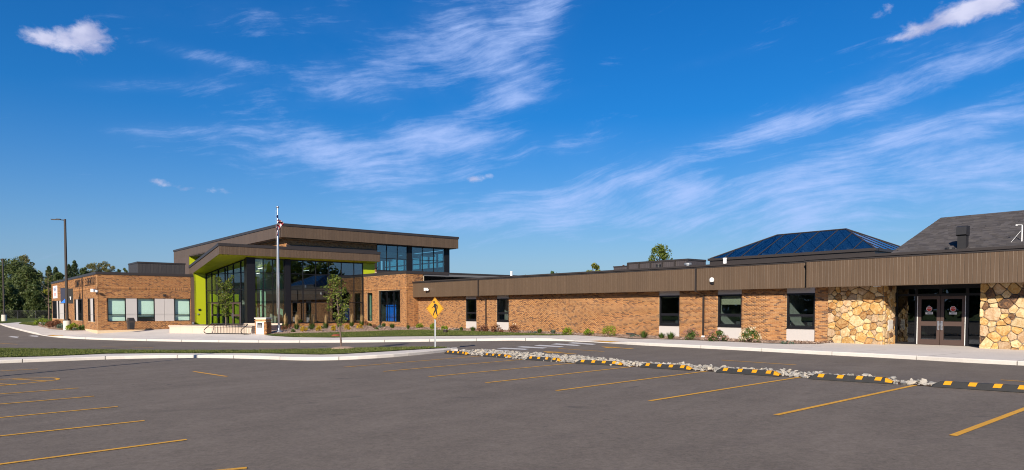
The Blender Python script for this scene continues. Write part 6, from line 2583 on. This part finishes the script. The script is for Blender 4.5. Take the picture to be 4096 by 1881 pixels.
for (x, y, w, h, b), lab in zip([(1930, 1328, .85, .62, None), (1989, 1331, .9, .66, None), (2056, 1331, .85, .6, ('white_bloom', 4)), (2763, 1360, .95, .6, ('pink_bloom', 26)), (2869, 1366, 1.0, .58, ('pink_bloom', 24)), (2999, 1370, .95, .78, ('white_bloom', 26))],
                                ['brown hydrangea between the two farthest wing windows', 'brown hydrangea below the second wing window', 'brown hydrangea with a few pale blooms right of the second wing window',
                                 'dusky pink hydrangea left of the downspout', 'dusky pink hydrangea left of the blind window', 'white blooming hydrangea between the two nearest wing windows']):
    shrub(gp(x, y, gz), w, h, 'red_leaf' if (b is None or b[1] < 10) else 'mid_leaf', lab, 'hydrangeas along the wing', 520, .04, 'hydrangea', b)
for (x, y, w), lab in zip([(1830, 1323, .7), (2132, 1334, .9), (2540, 1348, .8), (3151, 1376, .8)],
                          ['low blue-green mat plant left of the farthest wing window', 'low blue-green mat plant under the blank brick wall', 'low blue-green mat plant beside the coiled pipe', 'low blue-green mat plant below the wing window nearest the stone']):
    shrub(gp(x, y, gz), w, .16, 'dusty_leaf', lab, 'mat plants along the wing', 320, .028)
for (x, y, w, h, m), lab in zip([(172, 1301, 1.9, .85, 'bright_leaf'), (195, 1305, 1.0, .6, 'mid_leaf'), (222, 1310, 1.4, .75, 'red_leaf'), (244, 1316, .8, .5, 'dusty_leaf'), (291, 1320.5, 1.3, .62, 'bright_leaf'), (331, 1321, .85, .48, 'mid_leaf'), (306, 1322, .8, .22, 'dusty_leaf'), (205, 1306, 1.0, .6, 'red_leaf')],
                                ['wide yellow-green shrub where the corner lawn meets the bed', 'dark green shrub behind the wide yellow-green one', 'reddish brown shrub behind the lamp post footing', 'grey-green shrub beside the lamp post footing',
                                 'yellow-green mounded shrub just right of the lamp post', 'dark green mounded shrub at the brick corner', 'low grey-green plant between two mounded shrubs at the corner', 'reddish shrub beside the dark green one near the corner lawn']):
    shrub(gp(x, y, gz), w, h, m, lab, 'shrubs at the office corner', 620, .05)


def branch_tree(p, h, crown_r, crown_z0, mat, label, group, nleaf, leaf, trunk_r=.04, nbr=16, name='young_tree', bark='bark', lean=(0, 0), cluster=.16, taper=.8):
    t = thing(name, label, 'tree', p, group)
    P = np.array(p)
    topp = P + np.array([lean[0], lean[1], h])
    tr = MB().tube([P + np.array([0, 0, -.1]), P + (topp - P) * .3 + np.array([.02, 0, 0]), P + (topp - P) * .65, topp], [trunk_r * 1.15, trunk_r, trunk_r * .6, trunk_r * .15], 8)
    part('trunk', tr, bark, t)
    lb_ = MB()
    tips = []
    for k in range(nbr):
        f = crown_z0 / h + (1 - crown_z0 / h) * (k + .3) / nbr
        a = k * 2.4 + rng.uniform(-.4, .4)
        r = crown_r * (math.sin(math.pi * min(1, max(.08, (f * h - crown_z0) / (h - crown_z0) * taper + .12))) ** .7) * rng.uniform(.7, 1.1)
        b0 = P + (topp - P) * f
        b1 = b0 + np.array([math.cos(a) * r * .55, math.sin(a) * r * .55, r * .45])
        b2 = b0 + np.array([math.cos(a) * r, math.sin(a) * r, r * 1.0])
        lb_.tube([b0, b1, b2], [trunk_r * .35, trunk_r * .22, trunk_r * .08], 5)
        for q in range(3):
            tips.append(b0 * .4 * (q == 0) + b1 * (.6 if q == 0 else .5 if q == 1 else 0) + b2 * (0 if q == 0 else .5 if q == 1 else 1))
    part('branches', lb_, bark, t)
    tips = np.array(tips)
    Q, o = clump_points(nleaf, tips, np.full(len(tips), cluster) * nrg.uniform(.7, 1.3, len(tips)), .1)
    quads_obj('crown', leaf_quads(Q, leaf, o, 1.3, .3), mat, t)
    return t


tp = gp(1366, 1394, crown)
tree_h = CZ + (HOR - 1108) / F_PX * tp[1] - tp[2]
branch_tree(tp, tree_h, .60, tree_h * .30, 'young_leaf', 'young slender tree with yellowing leaves on the grass island', 'young street trees', 1250, .045, .038, 22, lean=(-.28, 0), cluster=.17, taper=.9)
part('mulch_ring', MB().lathe(tp + np.array([.12, -.1, 0]), [(.62, -.02), (.5, .05), (.25, .09), (.03, .10)], 26), 'mulch', kind='structure', smooth=True)
tp2 = np.array([*fpl.p(Lp * .475, -2.0, 0)[:2], zpt - .1])
th2 = CZ + (HOR - 1135) / F_PX * tp2[1] - tp2[2]
branch_tree(tp2, th2 + .1, .62, .70, 'young_leaf', 'young green tree growing in the pale planter', 'young street trees', 2300, .055, .045, 22, cluster=.2, taper=.62)
shrub(np.array([*fpl.p(Lp * .42, -1.0, 0)[:2], zpt - .08]), .7, .22, 'red_leaf', 'small red-leaved plant lying in the planter soil', 'planter plants', 120, .04)
tb_ = onz(196, 1287, 0.0)
branch_tree(tb_, 5.9, 1.15, 1.6, 'poplar_leaf', 'nearly bare thin tree on the far lawn beside the office wing', 'young street trees', 160, .07, .07, 16, cluster=.25)


# ------------------------------------------------------------------ trees beyond
def big_tree(name, p, h, w, mat, label, kind, n, leaf, base=.08):
    t = thing(name, label, 'tree', p, 'trees beyond the school')
    P = np.array(p)
    part('trunk', MB().tube([P + np.array([0, 0, -.5]), P + np.array([0, 0, h * .5]), P + np.array([rng.uniform(-.2, .2), 0, h * .93])], [w * .045 + .06, w * .03 + .03, .03], 7), 'dark_bark', t)
    cl, rd = [], []
    if kind == 'cone':
        for k in range(70):
            f = base + (1 - base) * (k + .5) / 70
            r = w * .5 * (1 - f) ** .85 + .12
            a = k * 2.399
            cl.append(P + np.array([math.cos(a) * r * .62, math.sin(a) * r * .62, h * f - r * .15]))
            rd.append(r * .5 + .1)
    elif kind == 'pine':
        for k in range(64):
            f = base + (1 - base) * (k + .5) / 64
            r = w * .5 * (math.sin(math.pi * (.18 + .80 * f)) ** .55) * rng.uniform(.75, 1.12)
            a = k * 2.399 + rng.uniform(-.3, .3)
            cl.append(P + np.array([math.cos(a) * r * .72, math.sin(a) * r * .72, h * f + rng.uniform(-.3, .3)]))
            rd.append(w * .17 * rng.uniform(.7, 1.3) * (1.15 - .5 * f))
    else:
        nc = 34
        for k in range(nc):
            d = rand_dirs(1)[0]
            rr = rng.uniform(.35, 1) ** .5
            c = np.array([d[0] * w * .40 * rr, d[1] * w * .40 * rr, h * (.60 + base * .3) + d[2] * h * (.38 - base * .2) * rr])
            cl.append(P + c)
            rd.append(w * .13 * rng.uniform(.7, 1.4))
    cl, rd = np.array(cl), np.array(rd)
    Q, o = clump_points(n, cl, rd, .35)
    if kind == 'pine':
        Q[:, 2] = cl[:, 2].mean() + (Q[:, 2] - cl[:, 2].mean())
    o = o * .5 + np.array([0, 0, .5])
    quads_obj('crown', leaf_quads(Q, leaf, o, 1.7 if kind != 'round' else 1.2, .45), mat, t)
    lm = MB()
    for k in range(0, len(cl), 4):
        b0 = P + np.array([0, 0, min((cl[k] - P)[2] * .8, h * .85)])
        lm.tube([b0, cl[k]], [w * .014 + .02, .02], 4)
    part('limbs', lm, 'dark_bark', t)
    return t


def far(px, py_top, Y, z=0.0):
    x = (px - 2048) / F_PX * Y
    return np.array([x, Y, z]), CZ + (HOR - py_top) / F_PX * Y - z


for i, (px, pt_, Y, wpx, mat, kind, nm, lab) in enumerate([
    (-40, 1035, 128, 150, 'pine_needles', 'pine', 'pine_tree', 'dark pine at the very left edge behind the far lamp post'),
    (60, 1050, 124, 175, 'pine_needles', 'pine', 'pine_tree', 'broad dark pine right of the far lamp post'),
    (112, 1075, 120, 140, 'pine_needles', 'pine', 'pine_tree', 'lower dark pine left of the thin bare tree'),
    (30, 1028, 150, 70, 'poplar_leaf', 'round', 'poplar_tree', 'slender pale poplar rising above the dark pines, nearest the edge'),
    (78, 1024, 152, 84, 'poplar_leaf', 'round', 'poplar_tree', 'tall pale poplar in the middle of the group above the pines'),
    (112, 1024, 150, 84, 'poplar_leaf', 'round', 'poplar_tree', 'tall loose poplar on the right of the group above the pines'),
    (165, 1090, 132, 120, 'yellow_green_leaf', 'round', 'maple_tree', 'yellow-green tree between dark pines and lamp post'),
    (186, 1150, 118, 66, 'yellow_green_leaf', 'round', 'maple_tree', 'low yellowish tree behind the thin bare tree'),
    (200, 1066, 150, 84, 'spruce_needles', 'cone', 'spruce_tree', 'pointed dark spruce left of the lamp post'),
    (227, 1070, 150, 76, 'spruce_needles', 'cone', 'spruce_tree', 'second pointed spruce right beside the lamp post'),
    (240, 1096, 140, 60, 'pine_needles', 'pine', 'pine_tree', 'dark pine right behind the roofline lamp post'),
    (303, 1044, 165, 104, 'spruce_needles', 'cone', 'spruce_tree', 'tall dark spruce above the wall lettering'),
    (280, 1060, 160, 90, 'spruce_needles', 'cone', 'spruce_tree', 'dark spruce left of the tall one above the lettering'),
    (372, 1040, 170, 90, 'poplar_leaf', 'round', 'poplar_tree', 'olive poplar above the office corner, left of three'),
    (412, 1042, 172, 80, 'poplar_leaf', 'round', 'poplar_tree', 'olive poplar above the office roof, middle of three'),
    (444, 1042, 170, 74, 'poplar_leaf', 'round', 'poplar_tree', 'olive poplar above the office roof, right of three'),
    (338, 1080, 150, 60, 'pine_needles', 'pine', 'pine_tree', 'low dark pine below the olive poplars'),
    (480, 1074, 165, 26, 'pine_needles', 'round', 'pine_tree', 'small dark treetop left of the black roof screen'),
    (503, 1066, 168, 28, 'pine_needles', 'round', 'pine_tree', 'small dark treetop against the black roof screen'),
    (2638, 988, 120, 108, 'young_leaf', 'round', 'maple_tree', 'round green treetop standing above the brown roof screen'),
    (2372, 1052, 135, 82, 'yellow_green_leaf', 'round', 'maple_tree', 'yellowing treetop above the middle of the wing roof'),
    (2222, 1076, 140, 74, 'mid_leaf', 'round', 'maple_tree', 'low green treetops above the wing roof'),
    (2105, 1085, 140, 24, 'yellow_green_leaf', 'round', 'maple_tree', 'tiny treetop behind the white roof pipe'),
    (2490, 1054, 150, 22, 'red_leaf', 'round', 'maple_tree', 'small rusty treetop at the end of the roof screen'),
    (20, 1130, 112, 120, 'pine_needles', 'pine', 'pine_tree', 'low dense pine filling the gap behind the far lamp footing'),
    (140, 1150, 114, 90, 'pine_needles', 'pine', 'pine_tree', 'low dense pine left of the bare tree above the fence'),
    (225, 1170, 122, 80, 'spruce_needles', 'pine', 'pine_tree', 'low dense pine behind the end of the office wing'),
]):
    P, h = far(px, pt_, Y)
    w = wpx / F_PX * Y
    n = {'pine': 9000, 'cone': 5000, 'round': 4200}[kind]
    lf = {'pine': .13, 'cone': .13, 'round': .135}[kind]
    if px == 2638:
        n, lf = 3000, .13
        P = P + np.array([0, 0, h - 6.4])
        h = 6.4
        P[2] = max(P[2], 0)
    big_tree(nm, P, h, w, mat, lab, kind, n, lf)

# chain-link fence on the far lawn
fe = thing('chain_link_fence', 'low dark chain-link fence along the far lawn under the trees', 'fence', (-80, 112, .2))
F0, F1 = np.array([-92, 110.0]), np.array([-62, 108.0])
Lf_ = float(np.linalg.norm(F1 - F0))
ffe = FR(F0, (F1 - F0) / Lf_, (0, -1))
zf0 = lambda s: -.06 + .35 * ss(109, 90, 140)
for k in range(11):
    s = Lf_ * k / 10
    part('post', MB().tube([ffe.p(s, 0, zf0(s) - .2), ffe.p(s, 0, zf0(s) + 1.25)], .035, 6), 'fence_wire', fe)
part('rail', MB().tube([ffe.p(0, 0, zf0(0) + 1.22), ffe.p(Lf_, 0, zf0(0) + 1.22)], .025, 5), 'fence_wire', fe)
wm = MB()
k = 0
while k * .3 < Lf_:
    s = k * .3
    for sg_ in (1, -1):
        a, b = ffe.p(s, .01 * sg_, zf0(0)), ffe.p(min(s + 1.2 * sg_, Lf_) if s + 1.2 * sg_ > 0 else 0, .01 * sg_, zf0(0) + 1.2)
        t_ = np.array([.005, 0, 0])
        wm.add([a - t_, a + t_, b + t_, b - t_], [(0, 1, 2, 3)])
    k += 1
part('mesh', wm, 'fence_wire', fe, kind='stuff')

# dark understorey below the pines
us = []
P = []
for _ in range(5200):
    x = rng.uniform(-105, -66)
    P.append((x, 114 + rng.uniform(0, 4), rng.uniform(.3, 3.2)))
P = np.array(P)
V = leaf_quads(P, .26, np.tile(np.array([0, -.6, .6]), (len(P), 1)), 1.3)
o = link(bpy.data.objects.new('undergrowth', mesh_np('undergrowth', V - np.array([-86, 116, 0]), np.arange(len(V)).reshape(-1, 4), 'pine_needles')))
o.location = (-86, 116, 0)
tagp(o, 'dark tangled undergrowth below the pines behind the fence', 'undergrowth', None, 'stuff')

# belts of trees round the rest of the site, met with in the window reflections
P, Oz = [], []
for x0, y0, x1, y1, n in ((-88, -45, -96, 62, 11000), (62, -75, 84, 20, 9000), (-70, -80, 62, -95, 7000)):
    for _ in range(n):
        t = rng.random()
        hh = 11 + 3 * math.sin(t * 23) + 2 * math.sin(t * 61)
        P.append((x0 + (x1 - x0) * t + rng.uniform(-3, 3), y0 + (y1 - y0) * t + rng.uniform(-3, 3), hh * rng.random() ** .7))
P = np.array(P)
V = leaf_quads(P, .8, None, 1.3)
o = link(bpy.data.objects.new('tree_belt', mesh_np('tree_belt', V, np.arange(len(V)).reshape(-1, 4), 'pine_needles')))
tagp(o, 'dark belt of trees round the far sides of the parking lot', 'trees', None, 'stuff')
